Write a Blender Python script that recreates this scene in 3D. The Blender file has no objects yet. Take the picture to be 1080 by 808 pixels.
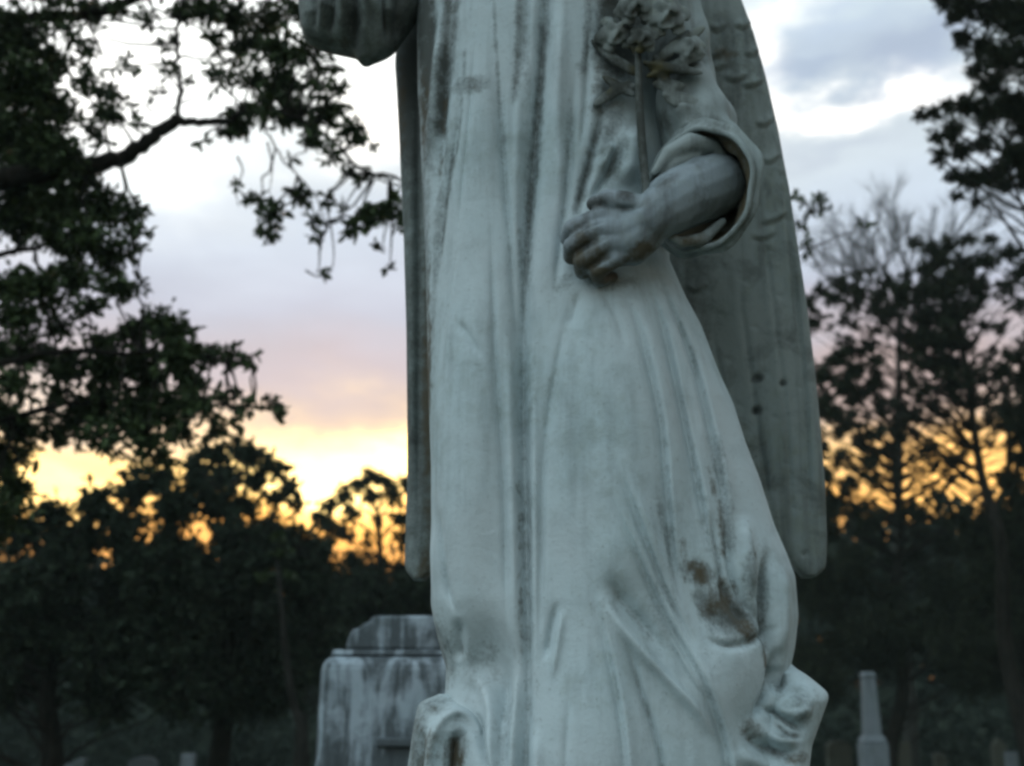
import bpy, math, random
import numpy as np
from mathutils import Vector

random.seed(7)
rng = np.random.default_rng(11)
C = bpy.context.scene.collection
SC = bpy.context.scene

# ------------------------------------------------------------------ camera
F = 1300.0                       # focal length in photo pixels (1080 wide)
PITCH = math.atan((755 - 404) / F)
CAMZ = 1.6
cp, sp = math.cos(PITCH), math.sin(PITCH)
cam_d = bpy.data.cameras.new('camera')
cam = bpy.data.objects.new('camera', cam_d)
C.objects.link(cam)
cam.location = (0, 0, CAMZ)
cam.rotation_euler = (math.pi / 2 + PITCH, 0, 0)
cam_d.sensor_width = 36
cam_d.lens = 36 * F / 1080
cam_d.clip_start = 0.05
cam_d.clip_end = 3000
cam_d.dof.use_dof = True
cam_d.dof.focus_distance = 1.88
cam_d.dof.aperture_fstop = 4.2
SC.camera = cam


def P(u, v, Y):
    """the point on the vertical plane at distance Y seen at photo pixel (u, v)"""
    a, b = (u - 540) / F, -(v - 404) / F
    dy = cp - b * sp
    dz = sp + b * cp
    t = Y / dy
    return Vector((a * t, Y, CAMZ + dz * t))


def PA(u, v, Y):
    u = np.asarray(u, float); v = np.asarray(v, float); Y = np.asarray(Y, float)
    a, b = (u - 540) / F, -(v - 404) / F
    dy = cp - b * sp
    dz = sp + b * cp
    t = Y / dy
    return a * t, Y + 0 * t, CAMZ + dz * t


def project(x, y, z):
    zz = z - CAMZ
    d = y * cp + zz * sp
    h = -y * sp + zz * cp
    return 540 + F * x / d, 404 - F * h / d


# ------------------------------------------------------------------ tags
def tag(o, label=None, cat=None, group=None, kind=None):
    if label: o['label'] = label
    if cat: o['category'] = cat
    if group: o['group'] = group
    if kind: o['kind'] = kind
    return o


def thing(name, label, cat, loc=(0, 0, 0), group=None):
    o = bpy.data.objects.new(name, None)
    C.objects.link(o)
    o.location = loc
    o.empty_display_size = 0.2
    return tag(o, label, cat, group)


def link(name, me, mat, parent=None):
    o = bpy.data.objects.new(name, me)
    C.objects.link(o)
    if mat: me.materials.append(mat)
    if parent:
        o.parent = parent
        o.location = -Vector(parent.location)
    return o


def mesh_np(name, V, Fq, smooth=True):
    """V (n,3), Fq (m,k) of one polygon size"""
    V = np.asarray(V, np.float32); Fq = np.asarray(Fq, np.int32)
    me = bpy.data.meshes.new(name)
    k = Fq.shape[1]
    me.vertices.add(len(V)); me.vertices.foreach_set('co', V.ravel())
    me.loops.add(Fq.size); me.loops.foreach_set('vertex_index', Fq.ravel())
    me.polygons.add(len(Fq))
    me.polygons.foreach_set('loop_start', np.arange(0, Fq.size, k, dtype=np.int32))
    me.polygons.foreach_set('loop_total', np.full(len(Fq), k, np.int32))
    me.polygons.foreach_set('use_smooth', np.full(len(Fq), smooth))
    me.update(calc_edges=True)
    me.validate()
    return me


def add_attr(me, name, arr):
    at = me.attributes.new(name, 'FLOAT', 'POINT')
    at.data.foreach_set('value', np.asarray(arr, np.float32))


# ------------------------------------------------------------------ node helpers
class NT:
    def __init__(s, tree):
        s.t = tree; s.n = tree.nodes; s.l = tree.links
    def node(s, typ, **kw):
        n = s.n.new(typ)
        for k, val in kw.items(): setattr(n, k, val)
        return n
    def put(s, sock, val):
        if hasattr(val, 'is_output'): s.l.new(val, sock)
        elif isinstance(val, (tuple, list)) and sock.type == 'RGBA' and len(val) == 3: sock.default_value = (*val, 1)
        else: sock.default_value = val
    def m(s, op, a, b=0.0, c=None, clamp=False):
        n = s.node('ShaderNodeMath', operation=op, use_clamp=clamp)
        s.put(n.inputs[0], a); s.put(n.inputs[1], b)
        if c is not None: s.put(n.inputs[2], c)
        return n.outputs[0]
    def mix(s, f, a, b, mode='MIX'):
        n = s.node('ShaderNodeMix', data_type='RGBA', blend_type=mode)
        s.put(n.inputs['Factor'], f); s.put(n.inputs[6], a); s.put(n.inputs[7], b)
        return n.outputs[2]
    def noise(s, vec, scale, detail=4, rough=0.55, dist=0.0):
        n = s.node('ShaderNodeTexNoise')
        if vec is not None: s.l.new(vec, n.inputs['Vector'])
        n.inputs['Scale'].default_value = scale
        n.inputs['Detail'].default_value = detail
        n.inputs['Roughness'].default_value = rough
        n.inputs['Distortion'].default_value = dist
        return n
    def ramp(s, fac, stops, interp='LINEAR'):
        n = s.node('ShaderNodeValToRGB')
        n.color_ramp.interpolation = interp
        e = n.color_ramp.elements
        while len(e) > 1: e.remove(e[-1])
        e[0].position = stops[0][0]; e[0].color = (*stops[0][1], 1)
        for p, c in stops[1:]:
            q = e.new(p); q.color = (*c, 1)
        s.put(n.inputs[0], fac)
        return n.outputs[0]
    def rng(s, val, a, b, c=0.0, d=1.0):
        n = s.node('ShaderNodeMapRange')
        s.put(n.inputs[0], val)
        for i, q in enumerate((a, b, c, d)): n.inputs[i + 1].default_value = q
        return n.outputs[0]
    def scale(s, vec, sc):
        n = s.node('ShaderNodeMapping'); n.inputs['Scale'].default_value = sc
        s.l.new(vec, n.inputs['Vector']); return n.outputs[0]


def new_mat(name):
    m = bpy.data.materials.new(name); m.use_nodes = True
    t = NT(m.node_tree); b = t.n['Principled BSDF']
    return m, t, b


def stone_mat(name, base, dark, brown, green=0.25, grime=0.35, rough=0.72, streak=0.5, bump=0.25, attrs=True, fine=1.0, gv=False, mottle=.12):
    """weathered marble: 'dirt' and 'brown' attributes carry stains with a shape of their own"""
    m, t, b = new_mat(name)
    co = t.node('ShaderNodeTexCoord').outputs['Object']
    n1 = t.noise(co, 3.5, 6, 0.6).outputs[0]
    n2 = t.noise(co, 38, 5, 0.65).outputs[0]
    n3 = t.noise(t.scale(co, (22, 22, 2.0)), 1.6, 5, 0.6).outputs[0]
    n4 = t.noise(co, 160, 3, 0.6).outputs[0]
    col = t.mix(t.rng(n1, .35, .7), base, tuple(c * k for c, k in zip(base, (.86, .93, .94))))
    col = t.mix(t.m('MULTIPLY', t.rng(n3, .5, .75), streak), col, tuple(c * .55 for c in base))
    g = t.m('MULTIPLY', t.rng(t.m('MULTIPLY', n1, n2), .26, .42), green)
    col = t.mix(g, col, (.22, .25, .19))
    g2 = t.m('MULTIPLY', t.rng(t.m('ADD', t.m('MULTIPLY', n1, .5), t.m('MULTIPLY', n3, .6)), .55, .72), grime)
    col = t.mix(g2, col, dark)
    n7 = t.noise(co, 13, 6, .7, .5).outputs[0]
    col = t.mix(t.m('MULTIPLY', t.rng(n7, .48, .66), mottle), col, dark)
    if gv:       # black run-off streaks down the stone
        n5 = t.noise(t.scale(co, (11, 11, 1.6)), 1.0, 7, .7, 1.2).outputs[0]
        n6 = t.noise(co, 4.2, 5, .65).outputs[0]
        col = t.mix(t.m('MULTIPLY', t.rng(t.m('ADD', t.m('MULTIPLY', n5, .6), t.m('MULTIPLY', n6, .6)), .54, .65), .85), col, dark)
    if attrs:
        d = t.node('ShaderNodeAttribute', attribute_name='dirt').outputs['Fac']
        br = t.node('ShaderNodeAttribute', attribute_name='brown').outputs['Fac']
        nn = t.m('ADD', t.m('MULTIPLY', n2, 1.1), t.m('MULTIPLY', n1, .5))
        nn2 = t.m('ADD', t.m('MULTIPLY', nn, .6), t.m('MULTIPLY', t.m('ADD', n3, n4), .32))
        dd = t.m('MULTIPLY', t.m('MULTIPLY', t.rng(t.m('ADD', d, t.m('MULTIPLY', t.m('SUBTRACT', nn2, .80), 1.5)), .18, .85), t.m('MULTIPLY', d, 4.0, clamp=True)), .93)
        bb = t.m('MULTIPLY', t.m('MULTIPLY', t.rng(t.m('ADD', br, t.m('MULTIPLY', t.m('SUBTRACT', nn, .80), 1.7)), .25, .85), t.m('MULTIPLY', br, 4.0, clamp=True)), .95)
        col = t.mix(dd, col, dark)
        col = t.mix(bb, col, brown)
    col = t.mix(t.m('MULTIPLY', t.rng(n4, .62, .75), .35 * fine), col, dark)
    t.put(b.inputs['Base Color'], col)
    b.inputs['Roughness'].default_value = rough
    b.inputs['Specular IOR Level'].default_value = 0.3
    bp = t.node('ShaderNodeBump')
    bp.inputs['Strength'].default_value = bump
    bp.inputs['Distance'].default_value = 0.004
    t.put(bp.inputs['Height'], t.m('ADD', n2, t.m('MULTIPLY', n4, .4)))
    t.l.new(bp.outputs[0], b.inputs['Normal'])
    return m


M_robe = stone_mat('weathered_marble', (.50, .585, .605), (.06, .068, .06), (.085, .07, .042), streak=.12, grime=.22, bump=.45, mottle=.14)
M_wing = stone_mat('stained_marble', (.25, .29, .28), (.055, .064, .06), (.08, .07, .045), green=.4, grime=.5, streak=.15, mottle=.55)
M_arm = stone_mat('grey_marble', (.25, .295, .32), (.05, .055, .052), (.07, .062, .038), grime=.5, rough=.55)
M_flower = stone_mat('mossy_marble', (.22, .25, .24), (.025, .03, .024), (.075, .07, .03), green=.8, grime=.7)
M_grave = stone_mat('streaked_gravestone', (.36, .43, .48), (.035, .045, .048), (.08, .08, .06), grime=.6, streak=.5, attrs=False, gv=True)
M_head = stone_mat('pale_headstone', (.17, .20, .22), (.05, .06, .06), (.08, .08, .06), grime=.5, streak=.5, attrs=False)
M_dim = stone_mat('mossy_headstone', (.07, .073, .055), (.03, .035, .03), (.08, .08, .06), grime=.6, streak=.6, attrs=False)


def leaf_mat(name, c1, c2, rough=.5):
    m, t, b = new_mat(name)
    at = t.node('ShaderNodeAttribute', attribute_name='tone').outputs['Fac']
    t.put(b.inputs['Base Color'], t.mix(at, c1, c2))
    b.inputs['Roughness'].default_value = rough
    b.inputs['Specular IOR Level'].default_value = .12
    return m


def bark_mat(name, c1, c2):
    m, t, b = new_mat(name)
    co = t.node('ShaderNodeTexCoord').outputs['Object']
    n = t.noise(t.scale(co, (1, 1, .25)), 18, 6, .65).outputs[0]
    t.put(b.inputs['Base Color'], t.mix(t.rng(n, .35, .65), c1, c2))
    b.inputs['Roughness'].default_value = .95
    b.inputs['Specular IOR Level'].default_value = .05
    bp = t.node('ShaderNodeBump'); bp.inputs['Strength'].default_value = .7; bp.inputs['Distance'].default_value = .02
    t.put(bp.inputs['Height'], n); t.l.new(bp.outputs[0], b.inputs['Normal'])
    return m


M_leafA = leaf_mat('broad_leaf', (.022, .036, .014), (.068, .105, .042))
M_leafB = leaf_mat('far_leaf', (.012, .022, .013), (.034, .05, .03), .8)
M_leafC = leaf_mat('evergreen_needle', (.012, .018, .010), (.034, .044, .024), .8)
M_wood = leaf_mat('wood_leaf', (.012, .02, .015), (.03, .042, .03), .9)
M_bark = bark_mat('bark', (.009, .0085, .0075), (.026, .024, .020))
M_bark2 = bark_mat('grey_bark', (.018, .019, .017), (.045, .046, .042))


# ------------------------------------------------------------------ relief tools
def smooth_poly(pts, n=5):
    """Catmull-Rom through the points"""
    p = [np.array(q, float) for q in pts]
    if len(p) < 3: return np.array(p)
    p = [2 * p[0] - p[1]] + p + [2 * p[-1] - p[-2]]
    out = []
    for i in range(1, len(p) - 2):
        for k in range(n):
            t = k / n
            out.append(.5 * (2 * p[i] + (p[i + 1] - p[i - 1]) * t + (2 * p[i - 1] - 5 * p[i] + 4 * p[i + 1] - p[i + 2]) * t * t
                             + (3 * p[i] - p[i - 1] - 3 * p[i + 1] + p[i + 2]) * t ** 3))
    out.append(p[-2])
    return np.array(out)


def curve_field(U, V, pts, w, taper=(.15, .15)):
    """unsigned distance in widths, signed side and end taper for every vertex near the curve"""
    pl = smooth_poly(pts)
    seg = np.linalg.norm(np.diff(pl, axis=0), axis=1)
    L = np.concatenate([[0], np.cumsum(seg)])
    tot = L[-1]
    mg = 4 * w
    mask = (U > pl[:, 0].min() - mg) & (U < pl[:, 0].max() + mg) & (V > pl[:, 1].min() - mg) & (V < pl[:, 1].max() + mg)
    idx = np.nonzero(mask)[0]
    u, v = U[idx], V[idx]
    best = np.full(len(idx), 1e9); side = np.zeros(len(idx)); s = np.zeros(len(idx))
    for i in range(len(pl) - 1):
        a, d = pl[i], pl[i + 1] - pl[i]
        l2 = d @ d + 1e-9
        t = np.clip(((u - a[0]) * d[0] + (v - a[1]) * d[1]) / l2, 0, 1)
        dx, dy = u - a[0] - t * d[0], v - a[1] - t * d[1]
        q = dx * dx + dy * dy
        k = q < best
        best[k] = q[k]; side[k] = np.sign(d[0] * dy - d[1] * dx)[k]; s[k] = (L[i] + t * seg[i])[k] / tot
    tp = np.ones(len(idx))
    if taper[0] > 0: q_ = np.clip(s / taper[0], 0, 1); tp *= q_ * q_ * (3 - 2 * q_)
    if taper[1] > 0: q_ = np.clip((1 - s) / taper[1], 0, 1); tp *= q_ * q_ * (3 - 2 * q_)
    return idx, np.sqrt(best) / w, side, tp


def relief(U, V, curves, blobs):
    D = np.zeros_like(U); G = np.zeros_like(U)
    for c in curves:
        kind, pts, w, a = c[:4]
        taper = c[4] if len(c) > 4 else (.3, .3)
        idx, d, side, tp = curve_field(U, V, pts, w, taper)
        a = a * (.00138 if kind == 'G' else .0016)
        if kind == 'G':                      # carved groove
            D[idx] -= a * tp * np.exp(-d ** 1.6)
            G[idx] = np.maximum(G[idx], tp * np.exp(-(d * 1.3) ** 2) * min(1, a / .012))
        elif kind == 'R':                    # rounded fold
            D[idx] += a * tp * np.exp(-d ** 2)
        elif kind == 'S':                    # overlap: high on the right of the drawn direction, sharp drop
            hgt = np.tanh(-side * d / .5)
            D[idx] += a * tp * np.where(hgt > 0, hgt * np.exp(-(d / 2.4) ** 2), .6 * hgt * np.exp(-(d / 1.1) ** 2))
            G[idx] = np.maximum(G[idx], tp * np.exp(-(d * 1.6) ** 2) * .8 * min(1, a / .012))
    for (u, v, su, sv, rot, a) in blobs:
        c_, s_ = math.cos(rot), math.sin(rot)
        x = ((U - u) * c_ + (V - v) * s_) / su
        y = (-(U - u) * s_ + (V - v) * c_) / sv
        D += a * .00155 * np.exp(-(x * x + y * y) ** 1.35)
    return D, G


def stain(U, V, blobs, curves=()):
    S = np.zeros_like(U)
    for (u, v, su, sv, rot, a) in blobs:
        c_, s_ = math.cos(rot), math.sin(rot)
        x = ((U - u) * c_ + (V - v) * s_) / su
        y = (-(U - u) * s_ + (V - v) * c_) / sv
        S = np.maximum(S, a * np.exp(-(x * x + y * y) ** 1.5))
    for (pts, w, a) in curves:
        idx, d, side, tp = curve_field(U, V, pts, w)
        S[idx] = np.maximum(S[idx], a * tp * np.exp(-d * d))
    return S


def interp(tab, v):
    tab = np.array(tab, float)
    return np.interp(v, tab[:, 0], tab[:, 1])


def loft(name, vs, ul, ur, Y, df, db, mat, parent, nf=200, nb=50, pw=.75, curves=(), blobs=(), dirt=(), dirt_c=(),
         brown=(), brown_c=(), groove_dirt=.5, base_dirt=0.0, hi=None):
    """closed body from horizontal sections: left and right outline in the picture, depth in metres, carved on the front"""
    vs = np.asarray(vs, float); n = len(vs)
    u0 = interp(ul, vs); u1 = interp(ur, vs)
    kr = np.exp(-np.linspace(-2, 2, 9) ** 2); kr /= kr.sum()
    u0 = np.convolve(np.pad(u0, 4, 'edge'), kr, 'valid'); u1 = np.convolve(np.pad(u1, 4, 'edge'), kr, 'valid')
    Yv = interp(Y, vs) if isinstance(Y, list) else np.full(n, Y)
    dfv = interp(df, vs) if isinstance(df, list) else np.full(n, df)
    dbv = interp(db, vs) if isinstance(db, list) else np.full(n, db)
    x0, _, z = PA(u0, vs, Yv); x1, _, _ = PA(u1, vs, Yv)
    th = np.concatenate([np.linspace(0, math.pi, nf, endpoint=False), np.linspace(math.pi, 2 * math.pi, nb, endpoint=False)])
    k = len(th)
    xc = (x0 + x1) / 2; hw = (x1 - x0) / 2
    X = xc[:, None] - hw[:, None] * np.cos(th)[None]
    s = np.sin(th)
    sy = np.sign(s) * np.abs(s) ** pw
    dep = np.where(s[None] >= 0, dfv[:, None], dbv[:, None])
    Yy = Yv[:, None] - dep * sy[None]
    Z = np.repeat(z[:, None], k, 1)
    # numeric outward normals in plan
    tx = np.roll(X, -1, 1) - np.roll(X, 1, 1); ty = np.roll(Yy, -1, 1) - np.roll(Yy, 1, 1)
    ln = np.hypot(tx, ty) + 1e-9
    nx, ny = ty / ln, -tx / ln
    U, V = project(X.ravel(), Yy.ravel(), Z.ravel())
    front = np.repeat(np.clip(np.maximum(s, 0) * 3.2, 0, 1)[None], n, 0).ravel()
    Uf = np.where(front > 0, U, -9999.)
    D, G = relief(Uf, V, curves, blobs)
    D = D * front
    X = X.ravel() + nx.ravel() * D * .45
    Yy = Yy.ravel() + (ny.ravel() * .45 - .55) * D
    Z = Z.ravel()
    Vt = np.stack([X, Yy, Z], 1)
    i = np.arange(n - 1)[:, None] * k; j = np.arange(k)[None]; j2 = (j + 1) % k
    # orient outward whatever the row order
    Fq = np.stack([i + j, i + j2, i + k + j2, i + k + j], 2).reshape(-1, 4)
    if vs[1] < vs[0]: pass
    # caps as fans of quads is awkward: close with centre vertices and degenerate-free triangles via a second mesh pass
    nv = len(Vt)
    c0 = Vt[:k].mean(0); c1 = Vt[-k:].mean(0)
    Vt = np.vstack([Vt, c0, c1])
    me = bpy.data.meshes.new(name)
    tri0 = np.stack([np.full(k, nv), (np.arange(k) + 1) % k, np.arange(k)], 1)
    b = (n - 1) * k
    tri1 = np.stack([np.full(k, nv + 1), b + np.arange(k), b + (np.arange(k) + 1) % k], 1)
    loops = np.concatenate([Fq.ravel(), tri0.ravel(), tri1.ravel()]).astype(np.int32)
    tot = np.concatenate([np.full(len(Fq), 4), np.full(2 * k, 3)]).astype(np.int32)
    start = np.concatenate([[0], np.cumsum(tot)[:-1]]).astype(np.int32)
    me.vertices.add(len(Vt)); me.vertices.foreach_set('co', Vt.astype(np.float32).ravel())
    me.loops.add(len(loops)); me.loops.foreach_set('vertex_index', loops)
    me.polygons.add(len(tot)); me.polygons.foreach_set('loop_start', start); me.polygons.foreach_set('loop_total', tot)
    me.polygons.foreach_set('use_smooth', np.full(len(tot), True))
    me.update(calc_edges=True)
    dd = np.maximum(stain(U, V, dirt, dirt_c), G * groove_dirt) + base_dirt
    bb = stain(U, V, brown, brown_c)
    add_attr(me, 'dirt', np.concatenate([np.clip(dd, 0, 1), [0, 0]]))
    add_attr(me, 'brown', np.concatenate([np.clip(bb, 0, 1), [0, 0]]))
    return link(name, me, mat, parent)


# blended solids (hands, head, flowers): many tapered capsules fused by a voxel remesh
class Solid:
    def __init__(s): s.V = []; s.F = []
    def capsule(s, a, b, ra, rb, n=14, flat=None):
        a = Vector(a); b = Vector(b); d = b - a
        L = max(d.length, 1e-5); ax = d / L
        up = Vector((0, 0, 1)) if abs(ax.z) < .9 else Vector((1, 0, 0))
        e1 = ax.cross(up).normalized(); e2 = ax.cross(e1).normalized()
        rows = []
        for k in range(1, 5):
            t = math.pi / 2 * (1 - k / 4.0); rows.append((-ra * math.sin(t), ra * math.cos(t)))
        for k in range(0, 4):
            t = math.pi / 2 * k / 4; rows.append((L + rb * math.sin(t), rb * math.cos(t)))
        base = len(s.V)
        s.V.append(a - ax * ra)
        for (h, r) in rows:
            for j in range(n):
                q = 2 * math.pi * j / n
                s.V.append(a + ax * h + (e1 * math.cos(q) + e2 * math.sin(q)) * r)
        s.V.append(b + ax * rb)
        top = len(s.V) - 1
        for j in range(n):
            s.F.append((base, base + 1 + (j + 1) % n, base + 1 + j))
        for r in range(len(rows) - 1):
            o = base + 1 + r * n
            for j in range(n):
                s.F.append((o + j, o + (j + 1) % n, o + n + (j + 1) % n, o + n + j))
        o = base + 1 + (len(rows) - 1) * n
        for j in range(n): s.F.append((top, o + j, o + (j + 1) % n))
    def chain(s, pts, rad):
        for i in range(len(pts) - 1): s.capsule(pts[i], pts[i + 1], rad[i], rad[i + 1])
    def ellipsoid(s, c, ax, rot=None, n=16, m=10):
        c = Vector(c); base = len(s.V)
        from mathutils import Euler
        R = Euler(rot).to_matrix() if rot else None
        def put(x, y, z):
            q = Vector((x * ax[0], y * ax[1], z * ax[2]))
            if R: q = R @ q
            s.V.append(c + q)
        put(0, 0, 1)
        for i in range(1, m):
            t = math.pi * i / m
            for j in range(n):
                q = 2 * math.pi * j / n
                put(math.sin(t) * math.cos(q), math.sin(t) * math.sin(q), math.cos(t))
        put(0, 0, -1); top = len(s.V) - 1
        for j in range(n): s.F.append((base, base + 1 + j, base + 1 + (j + 1) % n))
        for i in range(m - 2):
            o = base + 1 + i * n
            for j in range(n): s.F.append((o + j, o + n + j, o + n + (j + 1) % n, o + (j + 1) % n))
        o = base + 1 + (m - 2) * n
        for j in range(n): s.F.append((top, o + (j + 1) % n, o + j))
    def build(s, name, mat, parent, voxel=.003, smooth=4, dirt=(), dirt_c=(), brown=(), brown_c=(), post=None):
        me = bpy.data.meshes.new(name); me.from_pydata([tuple(v) for v in s.V], [], s.F); me.update()
        tmp = bpy.data.objects.new('tmp', me); C.objects.link(tmp)
        r = tmp.modifiers.new('r', 'REMESH'); r.mode = 'VOXEL'; r.voxel_size = voxel; r.use_smooth_shade = True
        if smooth:
            k = tmp.modifiers.new('s', 'SMOOTH'); k.iterations = smooth; k.factor = .5
        dg = bpy.context.evaluated_depsgraph_get()
        m2 = bpy.data.meshes.new_from_object(tmp.evaluated_get(dg))
        bpy.data.objects.remove(tmp)
        m2.name = name
        n = len(m2.vertices)
        co = np.empty(n * 3, np.float32); m2.vertices.foreach_get('co', co); co = co.reshape(-1, 3)
        U, V = project(co[:, 0], co[:, 1], co[:, 2])
        if post:
            nn = np.empty(n * 3, np.float32); m2.vertices.foreach_get('normal', nn); nn = nn.reshape(-1, 3)
            curves, blobs = post
            D, G = relief(U, V, curves, blobs)
            k = np.clip(-nn[:, 1] * 2, 0, 1)
            co = co + nn * (D * k)[:, None]
            m2.vertices.foreach_set('co', co.astype(np.float32).ravel())
        add_attr(m2, 'dirt', np.clip(stain(U, V, dirt, dirt_c), 0, 1))
        add_attr(m2, 'brown', np.clip(stain(U, V, brown, brown_c), 0, 1))
        m2.polygons.foreach_set('use_smooth', np.full(len(m2.polygons), True))
        m2.materials.clear()
        m2.update()
        return link(name, m2, mat, parent)


# ------------------------------------------------------------------ the angel statue
YA = 2.25
base_pt = Vector((0.1, 2.27, 1.30))
angel = thing('angel_statue', 'weathered marble angel in a long pleated robe, one hand at the waist', 'statue', base_pt)

robe_curves = [
    ('G', [(578, -80), (576, 0), (572, 60), (564, 150), (558, 220), (553, 300), (551, 400), (552, 500), (554, 600), (556, 700), (553, 808), (548, 960)], 8, 19, (.02, .02)),
    ('G', [(526, 40), (528, 120), (532, 190), (538, 250), (541, 310), (547, 390)], 4.5, 8),
    ('G', [(517, 210), (520, 300), (523, 377), (528, 450), (531, 505), (533, 600), (534, 690)], 3.2, 6),
    ('R', [(535, 330), (539, 420), (542, 520), (544, 640), (546, 700)], 6, 7),
    ('G', [(605, 296), (596, 345), (584, 405), (576, 460), (572, 520), (570, 620), (567, 690)], 4, 6),
    ('R', [(561, 330), (563, 500), (563, 700), (562, 820)], 5, 6),
    ('G', [(484, 338), (500, 362), (513, 388)], 4, 5, (.3, .4)),
    ('G', [(492, 80), (480, 150), (471, 200), (463, 260), (457, 330)], 5.5, 9),
    ('S', [(486, 250), (476, 330), (470, 400)], 3, 3),
    ('G', [(502, 30), (497, 110), (488, 200), (480, 270)], 3, 4),
    ('R', [(466, 20), (460, 90), (453, 170)], 6, 13),
    ('G', [(459, -20), (451, 50), (446, 110), (442, 180)], 5, 14),
    ('G', [(474, 20), (470, 90), (464, 170), (456, 230)], 5, 11),
    ('G', [(556, -40), (555, 20), (551, 90)], 5, 8),
    ('R', [(548, 60), (545, 160), (544, 240), (545, 300)], 7, 6),
    ('R', [(592, -10), (588, 120), (594, 240)], 8, 7),
    ('G', [(607, 60), (602, 160), (592, 250), (583, 330)], 4.5, 8),
    ('G', [(622, 20), (618, 110), (610, 170)], 4, 6),
    ('G', [(642, 80), (630, 140), (617, 195), (604, 240)], 5, 10),
    ('G', [(656, 150), (640, 185), (620, 215)], 5, 12),
    ('R', [(668, 130), (665, 165), (660, 200)], 11, 14),
    ('R', [(648, 150), (634, 180)], 5, 8),
    # pleats swinging out under the hand
    ('S', [(650, 296), (664, 328), (673, 350), (683, 390), (692, 430), (698, 465), (704, 525), (711, 590), (722, 650)], 5, 9),
    ('S', [(676, 284), (682, 299), (697, 340), (708, 385), (724, 454), (740, 525), (749, 580), (757, 620)], 4.5, 9),
    ('S', [(688, 276), (710, 330), (733, 386), (749, 447), (764, 518), (770, 585)], 4.5, 9),
    ('R', [(668, 310), (694, 390), (712, 470), (722, 545)], 7, 5),
    ('R', [(690, 300), (716, 370), (735, 440), (752, 520)], 6, 6),
    ('G', [(629, 300), (648, 340), (658, 380)], 5, 4),
    ('G', [(612, 306), (600, 350)], 5, 4),
    ('S', [(636, 505), (650, 540), (670, 583), (696, 636), (729, 699), (759, 766), (769, 808), (778, 900)], 5, 9),
    ('G', [(634, 606), (664, 642), (690, 672), (718, 708)], 9, 15, (.3, .5)),
    ('R', [(630, 622), (655, 662), (690, 702), (730, 745), (762, 790)], 6, 10),
    ('G', [(652, 659), (665, 690), (676, 729), (690, 770), (699, 808), (706, 880)], 4, 9),
    ('S', [(620, 600), (640, 680), (656, 760), (664, 860)], 5, 6, (.4, .05)),
    ('S', [(640, 470), (668, 540), (692, 600), (716, 650), (742, 700)], 4.5, 7, (.4, .3)),
    ('S', [(700, 660), (722, 705), (744, 742)], 4, 5, (.4, .3)),
    ('R', [(658, 500), (690, 575), (716, 628)], 7, 6, (.4, .4)),
    ('G', [(744, 535), (753, 565), (760, 600), (765, 640)], 4, 9),
    ('G', [(765, 535), (772, 600), (784, 632), (800, 654), (815, 668)], 5, 12),
    ('R', [(784, 540), (792, 600), (800, 632)], 7, 8),
    ('G', [(812, 575), (806, 610), (808, 650), (813, 690), (812, 712)], 6, 20),
    ('R', [(824, 590), (828, 640), (824, 695)], 6, 8),
    ('G', [(738, 672), (768, 682), (798, 674), (824, 658)], 4, 11),
    ('G', [(760, 610), (775, 640), (795, 662)], 6, 12),
    ('G', [(735, 620), (750, 650), (770, 670)], 6, 7),
    ('G', [(822, 680), (813, 718), (804, 742), (790, 764)], 5, 20),
    ('G', [(818, 700), (822, 735)], 6, 16),
    ('G', [(800, 742), (822, 756), (852, 772)], 4, 12),
    ('G', [(784, 765), (800, 785), (828, 796), (846, 790)], 7, 15),
    ('R', [(797, 765), (822, 780), (846, 778)], 7, 9),
    ('R', [(812, 745), (835, 752), (858, 745)], 8, 8),
    ('R', [(770, 790), (800, 806), (840, 812)], 9, 10),
    # left foot drapery
    ('G', [(470, 530), (472, 580), (477, 627), (487, 653)], 3.4, 10),
    ('R', [(461, 545), (464, 620), (468, 690)], 7, 8),
    ('G', [(486, 650), (482, 680), (480, 700)], 5, 14),
    ('R', [(479, 702), (499, 718), (513, 743), (519, 775), (521, 812), (523, 880)], 9, 24),
    ('G', [(486, 742), (500, 762), (509, 790), (517, 815), (526, 860)], 5, 20),
    ('G', [(530, 690), (527, 740), (526, 780), (531, 830)], 8, 15),
    ('R', [(541, 690), (541, 760), (538, 840)], 5, 7),
    ('R', [(562, 762), (565, 808), (566, 880)], 8, 9),
    ('G', [(588, 632), (581, 665), (574, 700)], 4, 8),
    ('R', [(594, 640), (588, 680), (582, 720)], 4, 5),
    ('G', [(601, 720), (597, 800), (592, 900)], 4, 4),
]
robe_blobs = [
    (490, 480, 36, 175, .05, 26), (645, 455, 58, 165, 0, 26), (622, 800, 50, 120, 0, 12),
    (512, 715, 30, 52, 0, -34), (762, 712, 34, 44, 0, 15), (655, 590, 30, 30, 0, 5),
    (500, 150, 30, 90, 0, 8), (840, 750, 26, 26, 0, 8), 
]
vs = np.arange(-182, 968, 1.7)
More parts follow.
